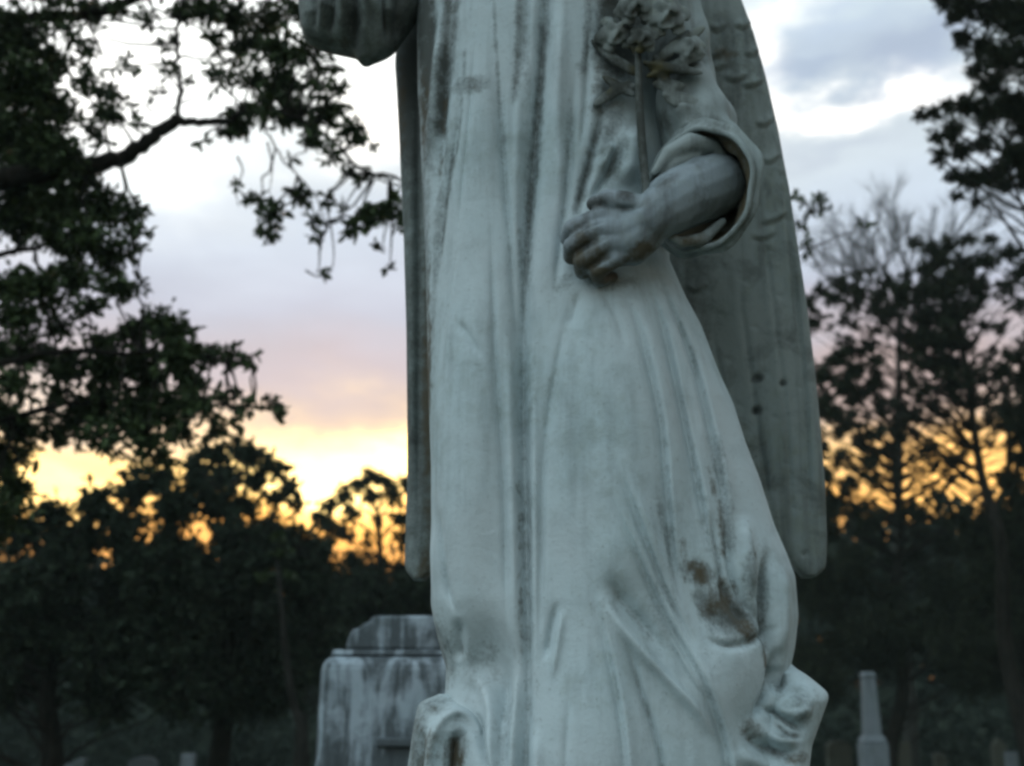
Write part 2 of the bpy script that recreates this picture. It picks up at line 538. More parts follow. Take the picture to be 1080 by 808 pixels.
robe = loft('robe', vs,
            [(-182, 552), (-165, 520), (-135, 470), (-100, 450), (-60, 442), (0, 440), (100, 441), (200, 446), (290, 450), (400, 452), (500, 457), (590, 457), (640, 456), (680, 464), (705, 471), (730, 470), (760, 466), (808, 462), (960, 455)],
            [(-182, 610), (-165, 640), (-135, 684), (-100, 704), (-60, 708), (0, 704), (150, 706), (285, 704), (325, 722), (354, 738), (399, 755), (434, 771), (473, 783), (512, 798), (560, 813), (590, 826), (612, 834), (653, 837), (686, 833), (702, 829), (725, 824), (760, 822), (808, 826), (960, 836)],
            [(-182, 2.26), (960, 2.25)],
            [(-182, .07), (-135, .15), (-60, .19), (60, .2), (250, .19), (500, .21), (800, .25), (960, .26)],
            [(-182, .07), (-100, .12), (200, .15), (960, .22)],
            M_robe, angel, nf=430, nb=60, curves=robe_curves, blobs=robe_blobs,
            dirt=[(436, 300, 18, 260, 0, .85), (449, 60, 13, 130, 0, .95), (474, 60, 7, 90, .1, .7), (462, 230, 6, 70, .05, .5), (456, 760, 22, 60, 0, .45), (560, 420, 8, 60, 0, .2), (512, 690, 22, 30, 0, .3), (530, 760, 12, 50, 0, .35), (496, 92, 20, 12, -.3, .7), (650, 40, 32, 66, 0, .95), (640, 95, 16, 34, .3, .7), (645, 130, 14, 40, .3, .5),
                  (770, 648, 40, 26, .6, .85), (735, 605, 22, 14, .3, .7), (700, 560, 6, 50, -.2, .4), (792, 610, 12, 36, 0, .4), (456, 690, 24, 46, 0, .75), (600, 300, 26, 14, 0, .35), (640, 300, 30, 12, 0, .5), (508, 700, 26, 40, 0, .3),  # lower-left recess patches paint the deeper shade there into the colour
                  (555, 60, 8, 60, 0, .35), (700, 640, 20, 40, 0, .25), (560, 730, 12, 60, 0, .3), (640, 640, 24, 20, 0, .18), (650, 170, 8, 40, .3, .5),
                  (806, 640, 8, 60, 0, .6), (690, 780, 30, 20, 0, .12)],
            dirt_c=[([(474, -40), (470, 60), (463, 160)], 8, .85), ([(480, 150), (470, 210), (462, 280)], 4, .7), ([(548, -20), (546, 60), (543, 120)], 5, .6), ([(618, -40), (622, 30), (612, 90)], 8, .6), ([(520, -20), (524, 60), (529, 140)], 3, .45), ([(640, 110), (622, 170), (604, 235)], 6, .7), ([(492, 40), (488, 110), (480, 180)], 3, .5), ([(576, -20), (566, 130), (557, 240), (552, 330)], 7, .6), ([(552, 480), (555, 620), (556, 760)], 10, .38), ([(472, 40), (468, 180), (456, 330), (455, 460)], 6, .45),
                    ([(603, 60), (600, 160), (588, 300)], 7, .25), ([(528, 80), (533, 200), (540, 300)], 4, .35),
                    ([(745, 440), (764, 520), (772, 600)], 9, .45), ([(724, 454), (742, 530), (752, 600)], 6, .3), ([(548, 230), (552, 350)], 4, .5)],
            brown=[(452, 420, 5, 150, 0, .7), (446, 120, 6, 60, 0, .6), (481, 800, 16, 34, 0, .75), (760, 632, 22, 26, .6, .6), (735, 605, 20, 12, .3, .6), (786, 665, 20, 12, .3, .6),
                   (500, 92, 12, 12, 0, .4), (484, 690, 6, 14, 0, .5), (628, 90, 8, 26, 0, .5), (810, 700, 7, 26, 0, .6), (794, 575, 8, 22, 0, .35), (790, 770, 14, 14, 0, .5), (455, 600, 5, 30, 0, .7), (450, 820, 10, 40, 0, .5)],
            brown_c=[([(740, 480), (758, 540), (768, 600)], 6, .5), ([(545, 480), (549, 620), (548, 720)], 3.5, .45), ([(470, 90), (462, 190)], 3, .5), ([(720, 560), (722, 620)], 5, .4)],
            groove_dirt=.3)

# looped hem in front of the lower left
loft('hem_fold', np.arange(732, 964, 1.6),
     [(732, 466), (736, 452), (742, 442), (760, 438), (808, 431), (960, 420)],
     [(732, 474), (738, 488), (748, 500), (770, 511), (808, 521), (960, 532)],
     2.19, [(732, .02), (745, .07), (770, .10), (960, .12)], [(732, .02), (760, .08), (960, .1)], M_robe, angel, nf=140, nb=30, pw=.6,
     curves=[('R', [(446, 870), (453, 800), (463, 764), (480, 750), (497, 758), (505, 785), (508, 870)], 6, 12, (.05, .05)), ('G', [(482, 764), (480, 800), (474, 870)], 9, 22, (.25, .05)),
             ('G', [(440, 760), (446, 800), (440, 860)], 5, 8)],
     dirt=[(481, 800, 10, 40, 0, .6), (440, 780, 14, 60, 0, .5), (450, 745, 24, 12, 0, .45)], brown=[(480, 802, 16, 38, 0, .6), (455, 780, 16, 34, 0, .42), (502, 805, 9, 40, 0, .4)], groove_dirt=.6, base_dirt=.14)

# folded hem swinging out at the lower right
loft('hem_fold', np.arange(697, 964, 1.7),
     [(697, 816), (705, 806), (720, 796), (745, 784), (770, 776), (800, 772), (960, 770)],
     [(697, 832), (703, 834), (712, 846), (722, 858), (731, 868), (737, 868), (745, 865), (786, 849), (808, 846), (960, 856)],
     2.2, [(697, .02), (712, .07), (740, .11), (800, .13), (960, .14)], [(697, .02), (720, .08), (960, .12)], M_robe, angel, nf=150, nb=30, pw=.6,
     curves=[('G', [(800, 742), (822, 756), (852, 774)], 4, 14), ('G', [(784, 765), (800, 785), (828, 796), (846, 790)], 7, 16),
             ('R', [(797, 765), (822, 780), (846, 778)], 7, 10), ('R', [(812, 745), (835, 752), (858, 745)], 8, 8), ('G', [(818, 703), (824, 735)], 7, 16, (.1, .4)), ('G', [(815, 762), (835, 776), (850, 778)], 3, 8),
             ('R', [(788, 800), (815, 812), (842, 815)], 9, 10)], blobs=[(846, 738, 14, 18, 0, 8)],
     dirt=[(822, 715, 8, 20, 0, .7), (850, 745, 20, 26, 0, .35), (790, 785, 20, 10, .4, .6), (832, 776, 12, 5, 0, .5)], brown=[(812, 705, 8, 20, 0, .6), (792, 775, 12, 14, 0, .5), (840, 800, 14, 10, 0, .5)], groove_dirt=.6)

# right wing (viewer's right), behind the robe
wing_r_curves = [
    ('G', [(822, 120), (838, 300), (850, 430), (855, 560), (853, 600)], 3, 5),
    ('G', [(800, 200), (818, 340), (832, 470), (838, 590)], 3, 4),
    ('G', [(776, 280), (794, 400), (808, 500), (820, 580)], 3, 4),
    ('G', [(748, 330), (770, 430), (790, 520)], 3, 3),
    ('R', [(834, 240), (846, 340), (857, 460), (861, 580)], 7, 5),
    ('R', [(808, 260), (824, 400), (836, 520)], 9, 4),
    ('S', [(742, 66), (756, 62), (766, 54)], 3, 5), ('S', [(744, 76), (756, 76), (768, 70)], 3, 5),
    ('S', [(760, 84), (775, 88), (790, 80)], 3, 5), ('S', [(778, 92), (792, 94), (806, 86)], 3, 5),
    ('S', [(770, 30), (782, 34), (792, 26)], 3, 4), ('S', [(745, 30), (756, 36), (768, 28)], 3, 4),
    ('S', [(780, 60), (792, 62), (800, 54)], 3, 4), ('S', [(794, 130), (806, 134), (818, 124)], 3, 4),
    ('S', [(800, 238), (820, 232), (834, 222)], 3, 5), ('S', [(790, 250), (806, 252), (822, 244)], 3, 4),
    ('S', [(720, 300), (735, 306), (750, 298)], 3, 3), ('S', [(800, 168), (812, 172), (826, 162)], 3, 4),
    ('G', [(797, 392), (803, 402)], 5, 7, (.4, .4)), ('G', [(822, 402), (829, 407)], 4, 5, (.4, .4)), ('G', [(796, 428), (803, 434)], 5, 6, (.4, .4)),
    ('G', [(843, 586), (855, 582)], 2, 4, (.4, .4)),
]
for k in range(26):                       # fine barbs between the long feathers
    u = 745 + (k * 37) % 100; v = 150 + k * 16
    wing_r_curves.append(('G', [(u, v), (u + 14, v + 5)], 2.2, 1.4, (.4, .4)))
loft('wing', np.arange(-190, 609.5, 2.2),
     [(-190, 700), (-150, 660), (-60, 640), (100, 640), (285, 650), (400, 700), (512, 760), (560, 806), (585, 826), (598, 836), (605, 843), (609, 849)],
     [(-190, 712), (-170, 740), (-120, 752), (-60, 762), (0, 776), (40, 791), (90, 806), (140, 819), (200, 831), (260, 840), (320, 849), (390, 858), (450, 864), (510, 869), (570, 871), (598, 870), (604, 867), (609, 856)],
     [(-190, 2.36), (0, 2.42), (609, 2.46)], [(-190, .03), (100, .055), (609, .03)], [(-190, .03), (609, .03)],
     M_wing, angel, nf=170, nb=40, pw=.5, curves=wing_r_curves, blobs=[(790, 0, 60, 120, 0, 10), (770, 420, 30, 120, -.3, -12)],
     dirt=[(730, 330, 30, 70, 0, .5), (790, 520, 30, 90, -.2, .35), (720, 120, 40, 90, 0, .6), (800, 398, 7, 6, 0, .9), (826, 404, 6, 4, 0, .8), (800, 431, 7, 6, 0, .9), (770, 80, 30, 60, 0, .35), (840, 300, 10, 60, 0, .2)],
     brown=[(765, 60, 14, 7, 0, .45), (800, 560, 10, 30, 0, .3)], groove_dirt=.35)
wing_l_curves = [('G', [(440, 60), (441, 300), (440, 590)], 3, 5), ('R', [(433, 100), (435, 350), (435, 560)], 5, 4)]
loft('wing', np.arange(-190, 613, 2.4),
     [(-190, 470), (-150, 448), (-60, 428), (70, 417), (100, 419), (160, 422), (250, 426), (350, 429), (450, 430), (500, 430), (560, 428), (598, 427), (606, 430), (612, 438)],
     [(-190, 480), (-150, 520), (0, 530), (400, 500), (560, 470), (598, 462), (606, 456), (612, 446)],
     [(-190, 2.38), (612, 2.42)], [(-190, .03), (100, .05), (612, .03)], .03,
     M_wing, angel, nf=90, nb=30, pw=.5, curves=wing_l_curves, dirt=[(430, 110, 24, 110, 0, .8), (436, 420, 24, 240, 0, .5)], base_dirt=.12,
     brown=[(424, 120, 6, 60, 0, .6), (452, 400, 7, 220, 0, .75), (450, 600, 12, 16, 0, .8)])

# hanging sleeve of the outstretched arm (viewer's left)
loft('sleeve', np.arange(-175, 66.5, 1.6),
     [(-175, 330), (-150, 285), (-100, 285), (-40, 302), (0, 315), (30, 318), (40, 320), (46, 330), (50, 348), (53, 360), (55, 371), (59, 374), (64, 379), (66, 382)],
     [(-175, 470), (-120, 485), (-60, 470), (0, 450), (30, 432), (45, 422), (50, 419), (56, 411), (60, 403), (63, 394), (66, 387)],
     [(-175, 2.24), (66, 2.22)], [(-175, .06), (-100, .1), (30, .1), (66, .02)], [(-175, .06), (-60, .09), (40, .06), (66, .02)],
     M_wing, angel, nf=150, nb=40,
     curves=[('G', [(352, -60), (350, 0), (345, 48)], 5, 13), ('G', [(376, -60), (374, 0), (373, 58)], 5, 18), ('R', [(388, -40), (387, 20), (384, 60)], 7, 10),
             ('G', [(402, -60), (405, 0), (410, 54)], 4, 13), ('G', [(328, -40), (330, 0), (330, 42)], 5, 10), ('R', [(362, -40), (361, 10), (358, 48)], 6, 8),
             ('G', [(422, -40), (420, 10), (421, 50)], 6, 12), ('R', [(340, -40), (339, 10), (336, 42)], 4, 6)],
     dirt=[(372, 30, 12, 40, 0, .6), (340, 20, 20, 40, 0, .35), (420, 20, 14, 50, 0, .6)], brown=[(360, 44, 14, 12, 0, .4), (385, 62, 16, 6, 0, .55), (421, 66, 8, 24, 0, .6)], groove_dirt=.6, base_dirt=.22)


# wide bell sleeve of the bent arm
def ring_sleeve():
    ctr = [P(737, 200, 2.035), P(743, 198, 2.065), P(748, 192, 2.09), P(746, 170, 2.11), P(736, 135, 2.12), P(722, 90, 2.13), P(712, 40, 2.14), P(702, -20, 2.16), P(690, -90, 2.2)]
    rad = [.115, .107, .088, .078, .072, .062, .060, .066, .07]
    nrm = [(-.62, -.72, -.12), (-.66, -.66, -.15), (-.66, -.55, -.4), (-.35, -.42, -.8), (-.1, -.25, -1), (0, -.1, -1), (0, 0, -1), (.1, 0, -1), (.4, 0, -1)]
    rings = []
    N = 96; sub = 9
    def cr(a, i, t):
        p = [Vector(q) if not isinstance(q, float) else q for q in a]
        p0, p1, p2, p3 = p[max(i - 1, 0)], p[i], p[i + 1], p[min(i + 2, len(p) - 1)]
        return (p1 * 2 + (p2 - p0) * t + (p0 * 2 - p1 * 5 + p2 * 4 - p3) * t * t + (p1 * 3 - p0 - p2 * 3 + p3) * t ** 3) * .5
    for i in range(len(ctr) - 1):
        for k in range(sub):
            t = k / sub
            rings.append((cr(ctr, i, t), cr(rad, i, t), cr(nrm, i, t), (i + t) / (len(ctr) - 1)))
    rings.append((ctr[-1], rad[-1], Vector(nrm[-1]), 1.0))
    outer = []
    for (c, r, n, s) in rings:
        n = n.normalized()
        e1 = n.cross(Vector((0, 0, 1)))
        if e1.length < .3 or n.z < -.85: e1 = Vector((1, -.6, 0)); e1 = (e1 - n * e1.dot(n))
        e1.normalize(); 
        if e1.x < 0: e1 = -e1
        e2 = e1.cross(n).normalized()
        if e2.dot(Vector((0, 0, 1))) < 0 and n.z > -.85: e2 = -e2
        if n.z <= -.85 and e2.y < 0: e2 = -e2
        row = []
        for j in range(N):
            q = 2 * math.pi * j / N
            w = 1 + (.05 * math.sin(5 * q + 9 * s) + .035 * math.sin(9 * q - 7 * s + 1)) * min(1, s * 3 + .35)
            w += (.07 * math.sin(34 * s + 1.5 * math.sin(q + 1) + q) + .04 * math.sin(61 * s - 2 * q)) * (s > .3) * min(1, max(0, s - .3) * 6)
            row.append(c + (e1 * math.cos(q) * r * w + e2 * math.sin(q) * r * w * 1.0))
        outer.append((row, c, n, r, s))
    V = []; Fc = []
    # inner wall from deep inside out to the rim, then the outer wall
    seq = []
    for idx in range(3 * sub, -1, -1):
        row, c, n, r, s = outer[idx]
        seq.append([c + (p - c) * (1 - .011 / r) for p in row])
    row, c, n, r, s = outer[0]
    for a in (30, 60, 90, 120, 150):          # rounded lip
        A = math.radians(a)
        seq.append([c + (p - c) * (1 - .011 / r * (.5 + .5 * math.cos(A))) + n * .006 * math.sin(A) for p in row])
    for (row, c, n, r, s) in outer:
        # a raised hem just behind the lip
        k = 1 - .05 * math.exp(-((s - .022) / .014) ** 2) + .13 * math.exp(-((s - .065) / .028) ** 2)
        seq.append([c + (p - c) * k for p in row])
    for row in seq: V += [tuple(p) for p in row]
    for i in range(len(seq) - 1):
        for j in range(N):
            j2 = (j + 1) % N
            Fc.append((i * N + j, i * N + j2, (i + 1) * N + j2, (i + 1) * N + j))
    me = mesh_np('sleeve', np.array(V), np.array(Fc))
    co = np.array(V); U, Vv = project(co[:, 0], co[:, 1], co[:, 2])
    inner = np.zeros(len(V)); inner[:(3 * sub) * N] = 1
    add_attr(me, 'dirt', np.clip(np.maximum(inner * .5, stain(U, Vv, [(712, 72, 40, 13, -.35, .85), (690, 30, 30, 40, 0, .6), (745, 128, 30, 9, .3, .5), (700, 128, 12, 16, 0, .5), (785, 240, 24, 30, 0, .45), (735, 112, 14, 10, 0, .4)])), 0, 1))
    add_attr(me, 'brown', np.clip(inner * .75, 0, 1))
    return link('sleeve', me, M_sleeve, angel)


M_sleeve = stone_mat('sleeve_marble', (.31, .355, .355), (.06, .07, .062), (.10, .085, .05), grime=.4)
ring_sleeve()

cf = Solid()
cf.chain([P(690, 182, 2.02), P(706, 162, 2.015), P(728, 151, 2.02), P(752, 156, 2.04), P(768, 176, 2.05)], [.006, .015, .019, .016, .008])
cf.chain([P(696, 190, 2.03), P(712, 172, 2.02), P(735, 164, 2.03)], [.006, .012, .01])
cf.chain([P(700, 246, 2.02), P(718, 256, 2.03), P(742, 252, 2.04), P(762, 234, 2.05)], [.006, .010, .012, .008])
cf.build('sleeve_lining', M_sleeve, angel, voxel=.003, smooth=5, dirt=[(728, 158, 30, 5, 0, .3)], brown=[(735, 254, 30, 10, 0, .6)])

# head, neck, arms and hands: one fused body
bd = Solid()
def Q(u, v, Y): return P(u, v, Y)
# bent forearm and hand
bd.chain([(.08, 2.27, 3.14), Q(690, -90, 2.2), Q(712, 40, 2.14), Q(736, 135, 2.12), Q(762, 188, 2.11)], [.07, .055, .045, .045, .05])
bd.chain([Q(762, 188, 2.11), Q(752, 196, 2.065), Q(722, 208, 2.03), Q(700, 222, 2.015), Q(684, 234, 2.008)], [.050, .060, .057, .049, .043])
bd.chain([Q(736, 190, 2.05), Q(705, 208, 2.03)], [.045, .042])
bd.ellipsoid(Q(655, 245, 2.012), (.050, .026, .040), (0, .45, 0))
bd.chain([Q(684, 234, 2.01), Q(664, 236, 2.01), Q(637, 226, 2.015)], [.036, .03, .017])
bd.chain([Q(684, 236, 2.01), Q(660, 246, 2.004), Q(632, 241, 2.004)], [.036, .03, .018])
bd.chain([Q(684, 240, 2.01), Q(664, 256, 2.004), Q(640, 258, 2.004)], [.036, .03, .018])
bd.chain([Q(684, 244, 2.012), Q(668, 264, 2.01), Q(652, 272, 2.01)], [.034, .028, .017])
bd.chain([Q(633, 228, 2.008), Q(603, 240, 2.005), Q(598, 252, 2.03), Q(612, 256, 2.06)], [.0165, .0150, .0135, .012])
bd.chain([Q(628, 243, 1.998), Q(603, 259, 1.998), Q(602, 271, 2.025), Q(618, 273, 2.055)], [.0170, .0155, .014, .012])
bd.chain([Q(637, 259, 1.998), Q(613, 276, 2.0), Q(614, 287, 2.025), Q(630, 286, 2.055)], [.0165, .0150, .0135, .0115])
bd.chain([Q(650, 273, 2.004), Q(629, 287, 2.006), Q(632, 296, 2.03), Q(646, 292, 2.055)], [.0150, .0135, .012, .0105])
bd.chain([Q(680, 222, 2.01), Q(657, 214, 2.0), Q(640, 209, 2.0), Q(626, 215, 2.015)], [.026, .022, .017, .0135])
# outstretched forearm and hand beyond the hanging sleeve
sh = Vector((-.16, 2.25, 3.14)); bd.chain([(.08, 2.27, 3.14), sh], [.07, .075])
w1 = Vector((-.72, 2.05, 3.32))
bd.chain([sh, Vector((-.42, 2.2, 3.2)), w1], [.075, .06, .034])
bd.ellipsoid(w1 + Vector((-.07, -.02, .02)), (.06, .03, .035), (0, 0, .2))
for k, (dx, dz) in enumerate([(-.2, .07), (-.215, .045), (-.205, .018), (-.18, -.008)]):
    b0 = w1 + Vector((-.11, -.02, .045 - k * .02))
    bd.chain([b0, w1 + Vector((-.16, -.035, (.045 - k * .02) + dz * .35)), w1 + Vector((dx, -.05, dz))], [.013, .0115, .009])
bd.chain([w1 + Vector((-.04, -.03, .02)), w1 + Vector((-.08, -.07, .045)), w1 + Vector((-.12, -.09, .06))], [.017, .014, .010])
# neck and head
hx, hy, hz = .08, 2.22, 3.47
bd.chain([(hx, 2.27, 3.12), (hx, 2.25, 3.3), (hx, 2.24, 3.38)], [.085, .06, .058])
bd.ellipsoid((hx, hy + .02, hz + .01), (.085, .10, .115))
bd.ellipsoid((hx, hy - .03, hz - .05), (.062, .06, .075))
bd.ellipsoid((hx, hy - .06, hz - .10), (.026, .02, .018))
bd.chain([(hx, hy - .082, hz + .02), (hx, hy - .108, hz - .03)], [.010, .015])
bd.ellipsoid((hx, hy - .086, hz - .062), (.024, .012, .006)); bd.ellipsoid((hx, hy - .084, hz - .072), (.021, .012, .007))
for sx in (-1, 1):
    bd.ellipsoid((hx + sx * .032, hy - .072, hz + .008), (.016, .012, .010))
    bd.chain([(hx + sx * .014, hy - .088, hz + .026), (hx + sx * .05, hy - .072, hz + .026)], [.007, .006])
    bd.ellipsoid((hx + sx * .083, hy + .02, hz - .01), (.012, .02, .03))
    bd.ellipsoid((hx + sx * .04, hy - .055, hz - .04), (.026, .025, .028))
arm_post = ([('G', [(640, 234), (622, 238), (602, 250)], 1.8, 3.5), ('G', [(644, 250), (624, 257), (604, 267)], 1.8, 3.5), ('G', [(652, 267), (636, 274), (618, 285)], 1.8, 3.5),
             ('G', [(692, 262), (700, 250), (706, 236)], 3, 2.5), ('G', [(682, 214), (664, 220), (646, 219)], 2.5, 5)], [])
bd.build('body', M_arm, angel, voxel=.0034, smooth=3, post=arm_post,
         dirt=[(606, 262, 16, 30, .3, .7), (625, 215, 22, 10, -.4, .9), (660, 205, 10, 8, 0, .9), (700, 190, 20, 6, -.5, .4), (740, 205, 14, 22, 0, .25), (704, 212, 10, 20, 0, .2)],
         brown=[(612, 272, 24, 24, .4, .85), (640, 290, 32, 11, -.2, 1), (676, 266, 30, 11, -.6, .8), (628, 265, 20, 12, .4, .6), (606, 245, 12, 14, 0, .5)])

# hair
hr = Solid()
for k in range(46):
    a = math.pi * (.0 + k / 45.0 * 1.0); 
    x = hx + .096 * math.cos(a); zz = hz + .02 + .118 * math.sin(a)
    hr.chain([(hx + .03 * math.cos(a), hy - .03, hz + .13), (x, hy - .045, zz), (hx + .11 * math.cos(a), hy + .05, hz - .04), (hx + .09 * math.cos(a), hy + .08, hz - .16)], [.014, .017, .018, .012])
hr.ellipsoid((hx, hy + .06, hz + .02), (.1, .09, .125))
hr.build('hair', M_robe, angel, voxel=.006, smooth=2)

# bouquet held against the breast: stem, carved roses, leaves
bq = thing('bouquet', None, None, (0, 0, 0))
bpy.data.objects.remove(bq)
fl = Solid()
def rose(u, v, Y, r, seed):
    rr = random.Random(seed)
    c = P(u, v, Y)
    fl.ellipsoid(c, (r * .55, r * .55, r * .55))
    for ring, (n, rad, tilt) in enumerate([(3, .35, .9), (5, .62, .6), (6, .88, .25)]):
        for k in range(n):
            a = 2 * math.pi * (k + .5 * ring) / n + rr.random() * .4
            p = c + Vector((math.cos(a) * r * rad, -r * (.55 - .42 * ring * .6), math.sin(a) * r * rad))
            fl.ellipsoid(p, (r * .42, r * .13, r * .34), (-.9 * math.sin(a) * tilt, -a + math.pi / 2 if ring else -a, .9 * math.cos(a) * tilt), 12, 8)
rose(648, 36, 2.055, .034, 1); rose(702, 18, 2.04, .040, 2); rose(668, 8, 2.03, .034, 3)
rose(694, -28, 2.04, .04, 4); rose(640, -30, 2.05, .036, 5); rose(664, -66, 2.05, .04, 6)
rose(728, 52, 2.05, .026, 7); rose(678, 42, 2.03, .026, 8)
def sleaf(u0, v0, u1, v1, w, Y):
    a, b = P(u0, v0, Y), P(u1, v1, Y + .008)
    d = b - a
    fl.ellipsoid((a + b) / 2, (d.length * .55, .006, w), (0, -math.atan2(d.z, d.x), 0), 20, 12)
    fl.capsule(a, b + Vector((0, -.004, 0)), .0045, .002, 8)
sleaf(684, 80, 742, 58, .012, 2.045); sleaf(686, 72, 726, 34, .012, 2.05); sleaf(676, 78, 640, 60, .012, 2.055)
sleaf(672, 90, 644, 96, .011, 2.06); sleaf(690, 88, 722, 92, .013, 2.05); sleaf(674, 60, 656, 14, .01, 2.045); sleaf(668, 100, 636, 82, .010, 2.06); sleaf(680, 66, 740, 78, .011, 2.04); sleaf(690, 60, 712, 112, .013, 2.05); sleaf(664, 86, 626, 112, .011, 2.062); sleaf(660, 70, 624, 44, .011, 2.062); sleaf(700, 100, 738, 112, .017, 2.052); sleaf(704, 52, 742, 30, .012, 2.06)
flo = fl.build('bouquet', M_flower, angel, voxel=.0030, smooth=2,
               dirt=[(692, 74, 50, 18, 0, 1), (644, 82, 30, 30, 0, 1), (655, 10, 24, 14, 0, .7), (715, 95, 20, 10, 0, .4), (672, 40, 14, 24, 0, .95), (625, 40, 14, 60, 0, .8), (690, 40, 10, 10, 0, .7)], brown=[(684, 74, 26, 14, 0, .8), (640, 84, 14, 18, 0, .6), (672, 60, 14, 18, 0, .7)])
st = Solid()
st.chain([P(673, 50, 2.045), P(674, 100, 2.04), P(677, 150, 2.03), P(682, 205, 2.02), P(684, 250, 2.05)], [.0065, .0075, .008, .008, .008])
st.build('stem', M_flower, angel, voxel=.0025, smooth=2, dirt=[(676, 120, 20, 120, 0, .9)])


def box_bm(bm, x0, x1, y0, y1, z0, z1, taper=0.0):
    cx, cy = (x0 + x1) / 2, (y0 + y1) / 2
    vs_ = []
    for z, k in ((z0, 1), (z1, 1 - taper)):
        for x, y in ((x0, y0), (x1, y0), (x1, y1), (x0, y1)):
            vs_.append(bm.verts.new((cx + (x - cx) * k, cy + (y - cy) * k, z)))
    for f in ((3, 2, 1, 0), (4, 5, 6, 7), (0, 1, 5, 4), (1, 2, 6, 5), (2, 3, 7, 6), (3, 0, 4, 7)):
        bm.faces.new([vs_[i] for i in f])


import bmesh
def bm_obj(name, bm, mat, parent=None, bevel=.01, seg=2):
    me = bpy.data.meshes.new(name); bm.to_mesh(me); bm.free()
    o = link(name, me, mat, parent)
    if bevel:
        b = o.modifiers.new('bevel', 'BEVEL'); b.width = bevel; b.segments = seg
    return o


# plinth under the feet belongs to the carving; the pedestal is its own thing
bm = bmesh.new(); box_bm(bm, -.33, .50, 1.92, 2.60, 1.23, 1.32, .03); bm_obj('plinth', bm, M_robe, angel, .012)
ped = thing('pedestal', 'grey stepped stone pedestal directly under the marble angel', 'pedestal', (.085, 2.27, 0))
for (nm, h, z0, z1, tp) in (('base_step', .62, 0.0, .16, 0), ('base_step', .54, .163, .30, .02), ('die', .45, .303, 1.08, .03), ('cornice', .50, 1.083, 1.15, -.05), ('cap', .49, 1.153, 1.228, .05)):
    bm = bmesh.new(); box_bm(bm, .085 - h, .085 + h, 2.27 - h * .9, 2.27 + h * .9, z0, z1, tp); bm_obj(nm, bm, M_head, ped, .012)

# ------------------------------------------------------------------ gravestones
def prism(name, outline, y0, y1, mat, parent, bevel=.015, taper_back=0):
    """outline in (x,z), extruded from y0 to y1"""
    bm = bmesh.new()
    f = [bm.verts.new((x, y0, z)) for x, z in outline]; b = [bm.verts.new((x, y1, z)) for x, z in outline]
    n = len(outline)
    bm.faces.new(f); bm.faces.new(b[::-1])
    for i in range(n): bm.faces.new([f[(i + 1) % n], f[i], b[i], b[(i + 1) % n]])
    bmesh.ops.recalc_face_normals(bm, faces=bm.faces)
    return bm_obj(name, bm, mat, parent, bevel, 3)


YG = 4.6
gx0 = P(329, 760, YG).x; gxT = P(336, 700, YG).x
zt = P(400, 648, YG).z; zl = P(400, 688, YG).z
gw = 1.0
cxg = gx0 + gw / 2
grave = thing('grave_monument', 'large streaked grey grave monument with a domed cap, behind the angel at lower left', 'grave monument', (cxg, YG + .3, 0))
def rect_frus(name, hw0, hd0, z0, hw1, hd1, z1, cx, cy, mat, parent, bev):
    bm = bmesh.new(); v = []
    for z, w, d in ((z0, hw0, hd0), (z1, hw1, hd1)):
        for sx, sy in ((-1, -1), (1, -1), (1, 1), (-1, 1)): v.append(bm.verts.new((cx + sx * w, cy + sy * d, z)))
    for f in ((3, 2, 1, 0), (4, 5, 6, 7), (0, 1, 5, 4), (1, 2, 6, 5), (2, 3, 7, 6), (3, 0, 4, 7)): bm.faces.new([v[i] for i in f])
    return bm_obj(name, bm, mat, parent, bev, 4)
cyg = YG + .32
rect_frus('base', gw / 2 + .16, .46, 0, gw / 2 + .16, .46, .26, cxg, cyg, M_grave, grave, .02)
rect_frus('shaft', gw / 2 + .02, .34, .262, gw / 2 - .02, .32, zl - .012, cxg, cyg, M_grave, grave, .05)
rect_frus('moulding', gw / 2 - .055, .285, zl - .008, gw / 2 - .06, .28, zl + .012, cxg, cyg, M_grave, grave, .004)
xs_ = P(362, 685, YG).x - cxg; xt_ = P(384, 652, YG).x - cxg
cap_l = [(xs_, zl + .014), (xs_ + .006, zl + .05), (xs_ + .022, zl + .085), (xs_ + .05, zt - .045), (xt_ - .01, zt - .028), (xt_ + .012, zt - .024), (xt_ + .022, zt - .004), (xt_ + .05, zt)]
prism('cap', [(cxg + x, z) for x, z in cap_l] + [(cxg - x, z) for x, z in cap_l[::-1]], YG + .05, YG + .6, M_grave, grave, .012)
# carved cross-bar panel low on the face of the shaft
mz = P(425, 784, YG).z
bm = bmesh.new(); box_bm(bm, P(397, 784, YG).x, P(397, 784, YG).x + .42, YG - .035, YG + .03, mz - .012, mz + .02); bm_obj('ledge', bm, M_grave, grave, .008)

# obelisk with a box base
YO = 15.0
o0 = P(920, 780, YO); ox = o0.x
s1 = P(930, 780, YO).x - ox          # metres per 10 px
ob = thing('obelisk', 'slender pale square grave pillar with a small cap, beyond the statue at lower right', 'obelisk', (ox, YO, 0))
zc = P(920, 712, YO).z
rect_frus('shaft', s1 * .86, s1 * .86, P(0, 778, YO).z, s1 * .62, s1 * .62, zc - .03, ox, YO, M_head, ob, .01)
rect_frus('cap', s1 * .78, s1 * .78, zc - .03, s1 * .62, s1 * .62, zc + .035, ox, YO, M_head, ob, .02)
rect_frus('collar', s1 * 1.25, s1 * 1.25, P(0, 783, YO).z, s1 * 1.0, s1 * 1.0, P(0, 776, YO).z, ox, YO, M_head, ob, .01)
rect_frus('die', s1 * 1.35, s1 * 1.35, .32, s1 * 1.3, s1 * 1.3, P(0, 784, YO).z, ox, YO, M_head, ob, .01)
